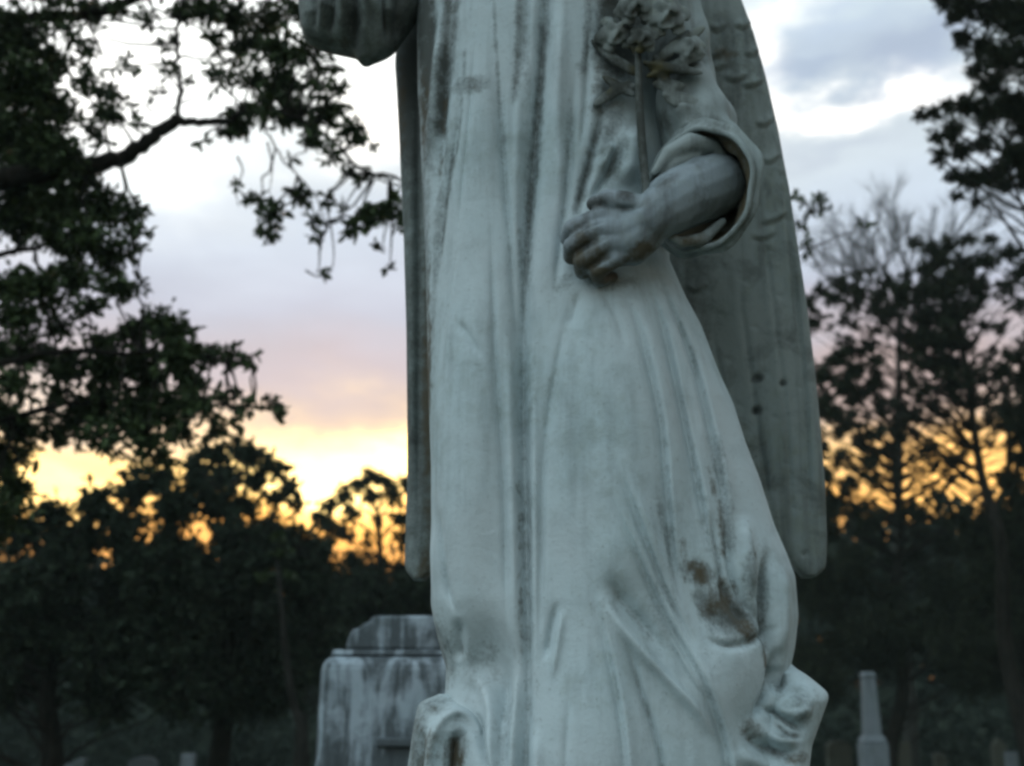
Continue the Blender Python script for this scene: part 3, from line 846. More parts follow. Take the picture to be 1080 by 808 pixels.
rect_frus('base', s1 * 2.0, s1 * 2.0, 0, s1 * 1.9, s1 * 1.9, .318, ox, YO, M_head, ob, .02)


def headstone(name, u, v, Y, wpx, style, label, mat=M_head, lean=0, group='small headstones in the far cemetery'):
    c = P(u, v, Y); hw = (P(u + wpx, v, Y).x - c.x) / 2; H = c.z
    t = thing(name, label, 'headstone', (c.x, Y, 0), group)
    if style == 'round':
        out = [(-hw, .12), (hw, .12)] + [(hw * math.cos(a), H - hw * .5 + hw * .5 * math.sin(a)) for a in np.linspace(0, math.pi, 14)]
    elif style == 'shoulder':
        out = [(-hw, .12), (hw, .12), (hw, H - .1), (hw * .62, H - .1)] + [(hw * .62 * math.cos(a), H - .1 + .1 * math.sin(a)) for a in np.linspace(.3, math.pi - .3, 10)] + [(-hw * .62, H - .1), (-hw, H - .1)]
    elif style == 'notch':
        out = [(-hw, .12), (hw, .12), (hw, H + .03), (hw * .72, H + .035), (hw * .3, H - .03), (-hw * .3, H - .035), (-hw * .6, H + .01), (-hw, H + .005)]
    else:
        out = [(-hw, .12), (hw, .12), (hw * .96, H), (-hw * .96, H)]
    a = prism('slab', [(c.x + x, z) for x, z in out], Y - .06, Y + .06, mat, t, .012)
    bm = bmesh.new(); box_bm(bm, c.x - hw - .08, c.x + hw + .08, Y - .16, Y + .16, 0, .118); bm_obj('base', bm, mat, t, .012)
    t.rotation_euler = (0, lean, 0)
    return t


headstone('headstone', 69, 803, 15, 44, 'notch', 'wide pale headstone with raised corners, at the far left')
headstone('headstone', 152, 798, 14, 30, 'round', 'round topped pale headstone, middle one of the three at the left')
headstone('headstone', 199, 795, 18, 15, 'flat', 'narrow dim headstone, rightmost of the three at the left')
headstone('headstone', 884, 781, 22, 26, 'round', 'dark mossy headstone just left of the obelisk', M_dim)
headstone('headstone', 951, 782, 21, 16, 'flat', 'greenish upright headstone just right of the obelisk', M_dim)
headstone('headstone', 1052, 779, 24, 15, 'shoulder', 'brownish headstone with shoulders near the right edge', M_dim)
headstone('headstone', 1066, 793, 19, 12, 'flat', 'small blue grey headstone at the right edge, before the brownish one', M_head)
headstone('headstone', 990, 794, 23, 12, 'round', 'tiny dim blue headstone between the obelisk and right edge', M_dim)

# ------------------------------------------------------------------ vegetation tools
class Leaves:
    def __init__(s): s.c = []; s.d = []; s.L = []; s.W = []
    def add(s, c, d, L, W): s.c.append(c); s.d.append(d); s.L.append(L); s.W.append(W)
    def build(s, name, mat, parent=None):
        c = np.array(s.c, float).reshape(-1, 3); d = np.array(s.d, float).reshape(-1, 3); L = np.array(s.L); W = np.array(s.W)
        n = len(c)
        d /= np.linalg.norm(d, axis=1)[:, None] + 1e-9
        r = rng.normal(size=(n, 3)); e = np.cross(d, r); e /= np.linalg.norm(e, axis=1)[:, None] + 1e-9
        nn = np.cross(d, e)
        fold = .18 * W
        p0 = c; p3 = c + d * L[:, None] - nn * (L * .12)[:, None]
        mid = c + d * (L * .3)[:, None]; m2 = c + d * (L * .68)[:, None]
        a1 = mid + e * (W * .5)[:, None] + nn * fold[:, None]; b1 = mid - e * (W * .5)[:, None] + nn * fold[:, None]
        a2 = m2 + e * (W * .42)[:, None] + nn * fold[:, None] * .7; b2 = m2 - e * (W * .42)[:, None] + nn * fold[:, None] * .7
        V = np.stack([p0, a1, a2, p3, b2, b1], 1).reshape(-1, 3)
        o = np.arange(n)[:, None] * 6
        Fq = np.concatenate([o + np.array([0, 1, 2, 3]), o + np.array([0, 3, 4, 5])], 1).reshape(-1, 4)
        me = mesh_np(name, V, Fq, smooth=False)
        tone = np.repeat(rng.random(n) ** 1.6, 6)
        add_attr(me, 'tone', tone)
        return link(name, me, mat, parent)


class Tubes:
    def __init__(s): s.V = []; s.F = []
    def add(s, pts, rad, n=6):
        pts = [Vector(p) for p in pts]; base = len(s.V)
        for i, p in enumerate(pts):
            d = (pts[min(i + 1, len(pts) - 1)] - pts[max(i - 1, 0)])
            d = d.normalized() if d.length > 1e-9 else Vector((0, 0, 1))
            up = Vector((0, 1, 0)) if abs(d.y) < .9 else Vector((1, 0, 0))
            e1 = d.cross(up).normalized(); e2 = d.cross(e1)
            for j in range(n):
                q = 2 * math.pi * j / n
                s.V.append(tuple(p + (e1 * math.cos(q) + e2 * math.sin(q)) * rad[i]))
        for i in range(len(pts) - 1):
            o = base + i * n
            for j in range(n): s.F.append((o + j, o + (j + 1) % n, o + n + (j + 1) % n, o + n + j))
    def build(s, name, mat, parent=None):
        me = mesh_np(name, np.array(s.V), np.array(s.F))
        return link(name, me, mat, parent)


def wiggle(a, b, n=5, amp=.08, rr=random):
    a, b = Vector(a), Vector(b); L = (b - a).length
    pts = [a.lerp(b, i / n) + Vector((rr.uniform(-1, 1), rr.uniform(-1, 1), rr.uniform(-1, 1))) * L * amp * math.sin(math.pi * i / n) for i in range(n + 1)]
    return pts


def rdir(rr=random):
    while True:
        v = Vector((rr.uniform(-1, 1), rr.uniform(-1, 1), rr.uniform(-1, 1)))
        if .05 < v.length < 1: return v.normalized()


def clump(lv, tw, c, r, n_leaf, L, W, droop=-.15, per=7, twr=.004, squash=.8, arch=False):
    """a spray of twigs with leaves along them"""
    c = Vector(c)
    nt = max(2, int(n_leaf / per))
    for _ in range(nt):
        d = rdir(); d.z = d.z * squash + droop * .3; d.normalize()
        s0 = c + rdir() * r * random.random() * .45
        ln = r * random.uniform(.45, 1.0)
        e = s0 + d * ln
        if tw is not None: tw.add([s0 - d * ln * .3, s0 + d * ln * .3 + rdir() * ln * .07, e], [twr * 1.6, twr, twr * .6], 3)
        for k in range(per):
            t = (k + random.random()) / per
            p = s0.lerp(e, .1 + .9 * t)
            q = (d * .55 + rdir() * .95 + Vector((0, 0, droop))).normalized()
            f = random.uniform(.65, 1.15)
            lv.add(tuple(p), tuple(q), L * f, W * f)


def nearest(skel, p):
    best, bp = 1e9, None
    for q in skel:
        dd = (q - p).length
        if dd < best: best, bp = dd, q
    return bp


# ------------------------------------------------------------------ near broadleaf tree on the left, one limb passing behind the angel
YT = 6.6
nt = thing('broadleaf_tree', 'near broad leaved tree on the left with a crooked bare limb against the bright sky', 'tree', (P(-190, 400, YT).x, YT, 0))
ppm = F / (YT / (cp))   # rough pixels per metre at this depth
pm = 1 / 190.0
tb = Tubes(); lb = Leaves(); skel = []
def T(u, v, dy=0): return P(u, v, YT + dy)
trk = [Vector((T(-190, 400).x, YT, -.1)), Vector((T(-185, 400).x, YT, 1.0)), T(-180, 400), T(-170, 180, .1), T(-150, -60, .2), T(-110, -330, .3)]
trk = [Vector(p) for p in smooth_poly([tuple(p) for p in trk], 5)]
trunk = Tubes(); trunk.add(trk, [.26 - .17 * i / (len(trk) - 1) for i in range(len(trk))], 14)
trunk.build('trunk', M_bark, nt)
skel += trk
def limb(pts, r0, r1, name=None):
    p3 = [tuple(T(*q)) for q in pts]
    pp = [Vector(p) for p in smooth_poly(p3, 6)]
    n = len(pp)
    pp = [p + rdir() * .012 for p in pp]
    rad = [r0 + (r1 - r0) * (i / (n - 1)) ** .8 for i in range(n)]
    t_ = Tubes(); t_.add(pp, rad, 8); t_.build('branch', M_bark, nt)
    skel.extend(pp)
limb([(-175, 230, .1), (-80, 205, 0), (0, 190, -.1), (60, 180, -.1), (100, 174, -.1), (135, 163, -.1), (162, 143, -.1), (188, 124, -.1)], .085, .036)
limb([(184, 126, -.1), (212, 129, -.1), (240, 126, -.15), (270, 116, -.2), (310, 122, -.2), (350, 150, -.1), (385, 182, 0), (425, 190, .1)], .028, .006)
limb([(187, 128, -.1), (191, 100, -.1), (188, 80, -.1), (186, 50, -.15), (190, 10, -.2), (205, -40, -.2), (230, -100, -.2)], .017, .009)
limb([(270, 116, -.2), (282, 140, -.2), (300, 170, -.2), (330, 200, -.2), (345, 235, -.2)], .008, .003)
limb([(-170, 20, .1), (-70, 10, .3), (20, 20, .4), (110, 10, .4), (200, -20, .4), (290, -30, .3), (330, 30, .3)], .06, .012)
limb([(-178, 330, 0), (-90, 300, .3), (20, 265, .4), (100, 250, .4), (150, 240, .4)], .035, .006)
limb([(-180, 430, 0), (-80, 400, -.2), (40, 375, -.2), (150, 372, -.2), (240, 378, -.2)], .04, .005)
limb([(-182, 520, 0), (-70, 470, .2), (50, 430, .2), (160, 425, .2), (260, 430, .2), (298, 428, .2)], .035, .004)
limb([(-160, -150, .2), (-40, -180, .2), (120, -170, 0), (280, -130, 0)], .05, .012)
limb([(385, 182, 0), (425, 190, .2), (520, 225, .8), (700, 262, 1.2), (840, 262, 1.2), (885, 250, 1.2), (918, 236, 1.2)], .010, .004)
limb([(780, 262, 1.25), (830, 240, 1.2), (862, 222, 1.15)], .008, .003)
CL = [  # u, v, radius px, cover, depth offset
    (15, 40, 42, 2.2), (35, 90, 40, 2.2), (20, 140, 42, 2.4), (-20, 90, 60, 2), (45, 150, 34, 2), (70, 165, 26, 1.6), (30, 190, 40, 2.4), (85, 190, 24, 1.8),
    (95, 14, 26, 1.2), (125, 8, 16, .9), (75, 40, 18, .8), (90, 85, 22, .8), (65, 70, 18, .9), (130, 70, 18, .5), (118, 118, 22, 1.1), (98, 140, 20, 1.2), (140, 128, 12, .6),
    (188, 12, 20, 1.1), (180, 45, 14, 1), (178, 72, 12, 1), (196, 82, 8, .7), (215, 10, 24, 1.2), (165, 100, 10, .5),
    (245, 14, 28, 1.5), (280, 22, 28, 1.6), (310, 10, 26, 1.3), (255, 48, 26, 1.4), (292, 52, 26, 1.6), (325, 55, 20, 1.3), (235, 78, 18, .9), (268, 84, 24, 1.3), (300, 88, 26, 1.6),
    (335, 85, 20, 1.2), (350, 70, 12, .9), (310, 118, 28, 1.7), (345, 118, 24, 1.7), (278, 112, 20, 1.3), (252, 128, 22, 1.7), (240, 142, 14, 1.2), (370, 138, 18, 1.4), (385, 148, 12, 1),
    (330, 145, 18, 1.2), (350, 165, 12, 1), (366, 182, 12, 1.1), (385, 185, 12, 1), (310, 165, 10, .7),
    (272, 212, 14, 1.5), (285, 228, 17, 1.7), (280, 246, 12, 1.5), (318, 205, 16, 1.2), (345, 210, 12, .8), (330, 232, 12, 1.2), (332, 252, 9, 1.2), (336, 285, 9, .25),
    (375, 188, 9, 1), (390, 222, 16, 1.7), (378, 238, 12, 1.6), (405, 228, 16, 1.7), (418, 215, 12, 1.5), (404, 262, 9, .6), (411, 284, 7, 1), (372, 245, 9, 1.2), (440, 235, 22, 1.4),
    (250, 195, 3, .3), (365, 215, 7, .5),
    (20, 225, 40, 2.2), (65, 220, 36, 2.3), (105, 215, 28, 2), (132, 222, 20, 1.6), (145, 240, 14, 1.2), (90, 250, 28, 1.8), (60, 255, 26, 1.6), (115, 270, 26, 1.6), (140, 262, 14, 1),
    (75, 292, 30, 1.9), (120, 302, 22, 1.6), (148, 302, 12, 1), (40, 300, 24, 1.7), (10, 305, 26, 1.8), (18, 335, 26, 1.9), (60, 345, 22, 1.3),
    (-10, 370, 30, 2), (30, 372, 28, 2), (70, 385, 28, 2), (105, 365, 24, 1.7), (135, 350, 22, 1.7), (165, 340, 22, 1.8), (188, 350, 20, 1.7), (110, 395, 28, 2), (150, 380, 28, 2.1),
    (190, 375, 26, 2), (222, 375, 18, 1.6), (245, 380, 14, 1.6), (264, 378, 10, 1.4), (272, 386, 6, 1), (160, 405, 24, 1.8), (200, 400, 22, 1.7),
    (15, 405, 22, 1.8), (60, 418, 18, 1.2), (100, 425, 26, 1.9), (140, 432, 28, 2), (178, 430, 26, 2), (212, 425, 20, 1.7), (240, 425, 14, 1.4), (262, 430, 11, 1.3), (285, 425, 11, 1.4), (298, 430, 8, 1.2),
    (290, 440, 6, .8), (20, 450, 26, 1.8), (60, 455, 24, 1.5), (110, 458, 22, 1.6), (155, 458, 24, 1.8), (195, 455, 20, 1.6), (5, 480, 26, 2), (35, 478, 14, 1.1), (170, 482, 16, 1.2), (120, 480, 8, .8),
    (15, 515, 26, 2), (-10, 545, 34, 2.2),
    (60, 20, 22, 1), (100, 50, 14, .7), (155, 20, 16, .8), (225, 40, 16, 1), (230, 60, 14, .8), (110, 100, 20, 1), (60, 120, 26, 1.4), (50, 60, 22, 1.2), (340, 30, 16, 1.2), (356, 92, 12, 1.2), (215, 150, 8, .5),
    (0, 430, 24, 1.6), (85, 440, 24, 1.6), (225, 450, 16, 1.2), (250, 445, 12, 1), (50, 320, 18, 1.2), (95, 325, 18, 1.2),
    # over the top of the picture and to the left of it
    (60, -30, 50, 2), (150, -40, 45, 1.8), (240, -45, 45, 1.8), (320, -50, 45, 1.6), (20, -100, 70, 2), (140, -120, 70, 1.8), (280, -120, 70, 1.6), (-80, 30, 70, 2), (-90, 150, 70, 2), (-80, 270, 60, 2),
    (-90, 380, 60, 2), (-80, 480, 60, 2), (-180, 60, 80, 2), (-200, 220, 80, 1.6), (-190, -80, 90, 2), (-60, -200, 90, 1.8), (-280, 0, 90, 1.8), (-300, 160, 90, 1.6), (-290, 330, 80, 1.6),
    # the limb that passes behind the statue
    (560, 240, 30, 1.2, 1.3), (640, 225, 30, 1.2, 1.3), (740, 270, 26, 1.2, 1.3), (843, 210, 9, 1.1, 1.2), (860, 212, 10, 1.5, 1.2), (868, 222, 7, 1.2, 1.2), (850, 222, 6, .6, 1.2), (843, 240, 6, 1.2, 1.2), (846, 256, 8, 1.2, 1.2), (852, 264, 6, 1, 1.2), (912, 232, 6, 1.6, 1.2),
]
for i, q in enumerate(CL):
    u, v, r, cov = q[:4]
    dy = q[4] if len(q) > 4 else random.uniform(-.45, .55)
    c = P(u, v, YT + dy)
    rm = r * (YT + dy) / cp / F * .96
    n = max(4, int(cov * math.pi * r * r / 14.5))
    clump(lb, tb, c, rm * 1.2, n, .066, .028, per=6, twr=.0022)
    if r > 3:
        k = nearest(skel, c)
        if (k - c).length > rm * .4:
            tb.add(wiggle(k, c, 5, .07), [.009, .008, .007, .006, .005, .003], 4)
# loose bare twigs and hanging tendrils
for (pts) in ([(250, 165), (256, 180), (249, 200), (252, 218)], [(282, 150), (287, 175), (284, 205)], [(345, 220), (350, 245), (352, 275), (345, 292)], [(365, 170), (392, 182), (422, 190)],
              [(322, 285), (336, 292), (352, 285)], [(160, 118), (150, 110), (128, 118)], [(188, 112), (176, 116), (160, 118)], [(192, 108), (206, 104), (222, 107)]):
    pp = [T(u, v, -.1) for u, v in pts]
    tb.add([Vector(p) for p in smooth_poly([tuple(p) for p in pp], 4)], list(np.linspace(.006, .002, (len(pp) - 1) * 4 + 1)), 4)
tb.build('twigs', M_bark, nt)
lb.build('crown', M_leafA, nt)


# ------------------------------------------------------------------ generic crown trees further off
def crown_tree(name, label, Y, base_u, trunk_top, clumps, L, W, mat, r0=.16, group=None, dep=.9, bark=M_bark, per=8, lean_pts=None, coverk=1.0, twr=.008, spread=1.0):
    bx = P(base_u, 700, Y).x
    t = thing(name, label, 'tree', (bx, Y, 0), group)
    top = P(trunk_top[0], trunk_top[1], Y)
    mids = [P(q[0], q[1], Y) for q in (lean_pts or [])]
    pts = [Vector((bx, Y, -.1))] + mids + [top]
    if len(pts) == 2: pts = wiggle(pts[0], pts[1], 6, .03)
    pts = [Vector(p) for p in smooth_poly([tuple(p) for p in pts], 5)]
    tr = Tubes(); tr.add(pts, [r0 * (1 - .8 * i / (len(pts) - 1)) for i in range(len(pts))], 10)
    tr.build('trunk', bark, t)
    lv = Leaves(); br = Tubes()
    k_ = Y / cp / F; L *= .66; W *= .72
    for q in clumps:
        u, v, r, cov = q[:4]
        c = P(u, v, Y + random.uniform(-dep, dep))
        rm = r * k_
        n = max(4, int(2.6 * coverk * cov * math.pi * rm * rm / (L * W * .62)))
        clump(lv, br, c, rm * spread, n, L, W, per=per, twr=twr)
        cand = [p for p in pts if p.z < c.z - .55 * math.hypot(p.x - c.x, p.y - c.y)] or pts[:8]
        k = nearest(cand, c)
        br.add(wiggle(k, c, 4, .08), [r0 * .14, r0 * .11, r0 * .08, r0 * .05, r0 * .03], 5)
    br.build('limbs', bark, t)
    lv.build('crown', mat, t)
    return t


def fill(ulo, uhi, vlo, vhi, r, cov, n, keep=lambda u, v: True):
    out = []; g = 0
    while len(out) < n and g < n * 30:
        g += 1
        u, v = random.uniform(ulo, uhi), random.uniform(vlo, vhi)
        if keep(u, v): out.append((u, v, r * random.uniform(.75, 1.2), cov))
    return out


# left, behind the near tree: a wide dark crown
crown_tree('dark_tree', 'wide dark rounded tree beyond the near one, filling the left edge', 13.0, 60, (70, 560),
           [(60, 545, 26, 1.3), (100, 535, 24, 1.4), (140, 520, 24, 1.4), (170, 505, 22, 1.5), (20, 560, 30, 1.6), (130, 550, 28, 1.6), (90, 565, 28, 1.6), (180, 535, 26, 1.6), (150, 495, 14, 1.2)] +
           fill(-120, 190, 560, 740, 34, 1.4, 46), .15, .075, M_leafB, coverk=1.5, spread=1.15, group='dark trees behind the near tree')
crown_tree('dark_tree', 'dark tree with a ragged domed top against the yellow glow, left of the angel', 15.0, 240, (240, 520),
           [(205, 492, 16, 1.3), (225, 480, 16, 1.4), (250, 474, 15, 1.5), (270, 480, 14, 1.5), (290, 495, 13, 1.4), (304, 512, 12, 1.3), (312, 530, 10, 1.2), (215, 510, 20, 1.5), (240, 502, 20, 1.6), (200, 530, 22, 1.5), (232, 530, 20, 1.5),
            (268, 508, 14, 1.2), (290, 525, 12, 1), (258, 535, 14, 1.2), (285, 552, 14, 1), (305, 565, 14, 1.0), (240, 565, 22, 1.6)] +
           fill(170, 330, 570, 730, 30, 1.3, 26), .15, .075, M_leafB, coverk=2.1, spread=1.3, group='dark trees behind the near tree')
crown_tree('dark_tree', 'dark tree with bright gaps through its crown, between the gravestone and the angel', 19.0, 400, (398, 540),
           [(392, 502, 11, 1.4), (378, 510, 10, 1.3), (408, 508, 10, 1.3), (365, 522, 10, 1.2), (350, 534, 10, 1.2), (392, 522, 12, 1.2), (415, 522, 10, 1.1), (425, 510, 9, 1), (372, 540, 11, 1), (345, 552, 13, 1.3), (332, 545, 8, 1),
            (420, 545, 10, .9), (398, 548, 8, .8), (362, 562, 13, 1.2), (388, 570, 8, .8), (425, 568, 11, 1), (340, 578, 16, 1.4), (400, 598, 12, 1.1), (372, 590, 13, 1.2), (425, 600, 12, 1.1), (450, 540, 22, 1.4), (480, 560, 26, 1.4)] +
           fill(320, 520, 608, 700, 24, 1.5, 26), .14, .07, M_leafB, coverk=2.1, spread=1.25, group='dark trees behind the near tree')
crown_tree('dark_tree', 'low dark tree filling the dip between the two domed crowns at left', 24.0, 320, (322, 590),
           [(320, 590, 10, 1.1), (300, 600, 12, 1.2), (338, 602, 11, 1.1), (318, 572, 6, .8)] + fill(270, 370, 630, 740, 22, 1.3, 16), .16, .08, M_leafB, group='dark trees behind the near tree')
# young leaning trunk beside the gravestone
lt = thing('leaning_sapling', 'thin pale leaning sapling trunk just left of the grave monument', 'tree', (P(325, 808, 9).x, 9.0, 0))
tl = Tubes(); pp = [Vector((P(330, 830, 9).x, 9.0, -.05)), P(322, 800, 9), P(309, 740, 9), P(301, 690, 9), P(297, 640, 9), P(292, 590, 9.1)]
tl.add([Vector(p) for p in smooth_poly([tuple(p) for p in pp], 4)], list(np.linspace(.04, .012, 21)), 8); tl.build('trunk', M_bark2, lt)
lvs = Leaves(); tws = Tubes()
for (u, v, r, cv) in [(290, 585, 16, 1.2), (305, 600, 12, 1), (280, 605, 14, 1), (296, 565, 10, 1)]: clump(lvs, None, P(u, v, 9.1), r * 9 / F, int(cv * 3.1 * r * r / 60), .07, .035)
lvs.build('crown', M_leafA, lt)

def gap(u, v):
    """how likely foliage is at this spot of the open crowns"""
    k = 1.0
    for (a, b, ra, rb) in [(880, 350, 34, 16), (925, 345, 18, 14), (1060, 365, 26, 26), (1030, 478, 30, 50), (970, 500, 62, 24), (898, 462, 20, 12), (950, 415, 20, 12), (992, 452, 40, 32), (945, 566, 12, 8), (905, 510, 14, 8), (869, 452, 6, 6), (1085, 330, 20, 14)]:
        k *= 1 - .93 * math.exp(-((u - a) / ra) ** 2 - ((v - b) / rb) ** 2)
    return k


# right: dark evergreen boughs entering from the edge
crown_tree('evergreen_tree', 'near dark evergreen whose ragged boughs hang in from the upper right', 9.5, 1230, (1190, -200),
           [(995, -6, 18, 1.8), (1020, 5, 24, 2.2), (1050, 10, 28, 2.4), (1080, 20, 34, 2.4), (1005, 18, 12, 1.6), (1015, 40, 16, 1.8), (1035, 52, 20, 2), (1060, 60, 26, 2.2), (1030, 74, 14, 1.6), (1046, 90, 20, 2.2),
            (1000, 112, 13, 1.8), (985, 118, 12, 1.6), (970, 122, 10, 1.4), (1018, 110, 16, 2), (1040, 118, 20, 2.2), (1065, 110, 26, 2.4), (1085, 130, 34, 2.4), (985, 145, 12, 1.5), (1003, 138, 16, 2), (990, 165, 12, 1.5), (1012, 160, 16, 2), (1038, 150, 18, 2.2),
            (1005, 185, 12, 1.6), (1022, 190, 16, 2.2), (1045, 185, 20, 2.3), (1010, 206, 8, 1.3), (1030, 212, 9, 1.6), (1068, 165, 22, 2.1), (1060, 195, 14, 1.6), (1085, 180, 26, 2), (1105, 60, 50, 2.2), (1120, 160, 50, 2.2), (1130, -40, 60, 2.2), (1060, -50, 45, 2),
            (1170, 100, 70, 2), (1180, 0, 70, 2), (1200, 210, 60, 2), (1240, 100, 80, 1.8), (1260, -60, 80, 1.8), (1120, -120, 70, 1.8), (1220, -160, 80, 1.8)],
           .085, .026, M_leafC, r0=.2, dep=.6, per=10, coverk=1.15, twr=.004)
crown_tree('evergreen_tree', 'spreading dark evergreen of layered boughs with pink sky between them, right of the wing', 16.0, 1090, (1005, 300),
           [(965, 256, 9, 1.8), (980, 262, 11, 2), (1000, 258, 12, 2), (1020, 250, 11, 1.8), (1045, 252, 10, 1.6), (992, 276, 16, 2.3), (1015, 280, 18, 2.4), (1040, 275, 16, 2.2), (1065, 268, 15, 2), (975, 282, 12, 1.8), (1080, 285, 18, 2.2), (1000, 300, 22, 2.4), (1030, 302, 20, 2.3), (1062, 300, 14, 1.6),
            (955, 292, 10, 1.6), (935, 298, 10, 1.6), (918, 284, 6, 1.4), (905, 292, 9, 1.6), (885, 298, 11, 1.8), (866, 306, 11, 1.8), (905, 306, 13, 2), (928, 312, 13, 2), (880, 314, 11, 1.7), (950, 312, 14, 2.1), (970, 310, 18, 2.3), (856, 318, 9, 1.4), (940, 330, 10, 1.2),
            (975, 335, 20, 2.4), (1000, 330, 22, 2.4), (1025, 325, 12, 1.8), (985, 358, 18, 2.2), (1005, 360, 16, 2), (965, 352, 12, 1.4), (1000, 385, 18, 2), (980, 385, 14, 1.8), (1025, 392, 14, 1.6), (1000, 408, 14, 1.4),
            (860, 342, 6, .7), (875, 348, 6, .7), (890, 335, 6, .7), (905, 342, 5, .6), (1060, 340, 6, .6), (1045, 345, 8, .7), (1085, 360, 14, 1.6), (1070, 375, 16, 1.8), (1050, 395, 14, 1.8), (1080, 400, 20, 2),
            (915, 365, 12, 1.4), (900, 370, 13, 1.7), (880, 380, 13, 1.8), (922, 378, 12, 1.5), (868, 395, 12, 1.7), (900, 392, 14, 1.8), (925, 398, 11, 1.3), (890, 410, 14, 1.7), (912, 412, 12, 1.4), (868, 418, 12, 1.5), (940, 350, 6, .6), (930, 338, 6, .5)] +
           fill(850, 1100, 300, 440, 10, 1.0, 120, lambda u, v: random.random() < gap(u, v)),
           .15, .05, M_leafC, r0=.13, group='layered evergreens on the right', dep=.8, per=9, twr=.008, coverk=.9)
crown_tree('evergreen_tree', 'lower dark evergreen lit through by the orange glow, at the right edge', 18.0, 1068, (1066, 430),
           [(1045, 440, 8, 1), (1060, 430, 14, 1.8), (1075, 450, 18, 2.2), (1082, 480, 20, 2.2), (1065, 505, 16, 2.2), (1078, 530, 20, 2.4), (1058, 410, 10, 1.4), (1050, 545, 20, 2.2), (1030, 555, 18, 2), (1010, 548, 14, 1.6)] + fill(990, 1200, 560, 700, 28, 1.6, 34) + fill(1090, 1220, 380, 560, 30, 1.6, 18),
           .16, .05, M_leafC, r0=.15, group='layered evergreens on the right', dep=.8, per=9)
crown_tree('evergreen_tree', 'thin ragged tree whose open crown lets the orange sky show, right of the wing tip', 21.0, 930, (945, 430),
           [(880, 432, 9, 1), (900, 435, 10, 1.2), (925, 430, 9, 1), (945, 425, 9, 1), (965, 432, 10, 1.1), (885, 455, 11, 1.4), (905, 462, 10, 1.2), (930, 455, 9, 1), (950, 462, 9, .8), (985, 436, 7, .7), (1030, 422, 8, .8),
            (890, 482, 11, 1.4), (868, 472, 8, 1.1), (912, 486, 10, 1.2), (935, 480, 8, .9), (960, 482, 8, .8), (870, 500, 12, 1.7), (895, 508, 12, 1.7), (920, 508, 9, 1.2), (945, 500, 7, .6), (1050, 500, 7, .8), 
            (880, 530, 16, 2), (905, 538, 13, 2), (930, 540, 8, 1.3), (950, 545, 11, 1.8), (975, 545, 12, 1.8), (998, 548, 10, 1.6), (915, 555, 15, 2), (870, 560, 20, 2.2), (975, 565, 13, 1.8), (925, 575, 12, 1.8), (1000, 575, 18, 2), (965, 585, 14, 2), (900, 590, 22, 2.2), (940, 595, 16, 2.2)] +
           fill(850, 1090, 420, 545, 8, 1.0, 120, lambda u, v: random.random() < gap(u, v)) + fill(850, 945, 415, 500, 8, 1.0, 26) + fill(840, 1080, 605, 720, 26, 2.0, 40), .15, .055, M_leafC, r0=.15, group='layered evergreens on the right', dep=.8, per=9, twr=.007)

# bare winter tree, fine twigs against the clouds
bt = thing('bare_tree', 'tall bare tree of fine grey twigs against the clouds, right of the wing', 'tree', (P(950, 700, 26).x, 26, 0))
tbt = Tubes(); tbr = Tubes()
b0 = Vector((P(950, 700, 26).x, 26, -.1)); b1 = P(948, 330, 26)
tbt.add(wiggle(b0, b1, 6, .02), list(np.linspace(.17, .05, 7)), 10)
def grow(p, d, L, r, lev):
    e = p + d * L
    m = p.lerp(e, .5) + rdir() * L * .06
    tbr.add([p, m, e], [r, r * .85, r * .65], 3 if lev < 4 else 5)
    if lev == 0: return
    for k in range(3 if lev > 1 else 4):
        nd = (d + rdir() * .55 + Vector((0, 0, .12))).normalized()
        grow(p.lerp(e, random.uniform(.45, 1)), nd, L * random.uniform(.6, .82), r * .6, lev - 1)
for a in np.linspace(-1.0, 1.1, 8):
    grow(b1 - Vector((0, 0, random.uniform(0, 1.2))), Vector((a * .75, random.uniform(-.4, .4), 1)).normalized(), 1.45, .038, 5)
tbt.build('trunk', M_bark2, bt); tbr.build('limbs', M_bark2, bt)

# far wood: a deep band that reads as one mass
def hill(x):
    return np.interp(x, [-60, -14, -6, 3, 9, 12, 17, 20, 30], [.80, .72, .66, .78, 1.0, .93, .90, 1.05, 1.1])


def wood(name, label, x0, x1, y0, y1, hmin, hmax, n, L, W):
    lv = Leaves()
    xs = rng.uniform(x0, x1, n); ys = rng.uniform(y0, y1, n)
    h = hmin + (hmax - hmin) * (.5 + .28 * np.sin(xs * .42 + 1) + .16 * np.sin(xs * 1.13 + ys * .3) + .1 * np.sin(xs * 2.7))
    h = h * hill(xs) if hmax > 5 else h
    zz = h * rng.random(n) ** .85
    cl = rng.normal(size=(n, 3)) * .25
    for i in range(n):
        d = rng.normal(size=3)
        lv.add((xs[i] + cl[i, 0], ys[i] + cl[i, 1], max(.1, zz[i] + cl[i, 2])), d, L * rng.uniform(.6, 1.2), W * rng.uniform(.6, 1.2))
    o = lv.build(name, M_wood)
    tag(o, label, 'woodland', kind='stuff')
wood('far_wood', 'dense dark woodland closing the cemetery behind the trees', -44, 48, 36, 50, 7.2, 9.2, 115000, .5, .29)
wood('undergrowth', 'low dim thicket along the foot of the far wood', -34, 38, 31, 36, 1.0, 3.2, 26000, .36, .2)

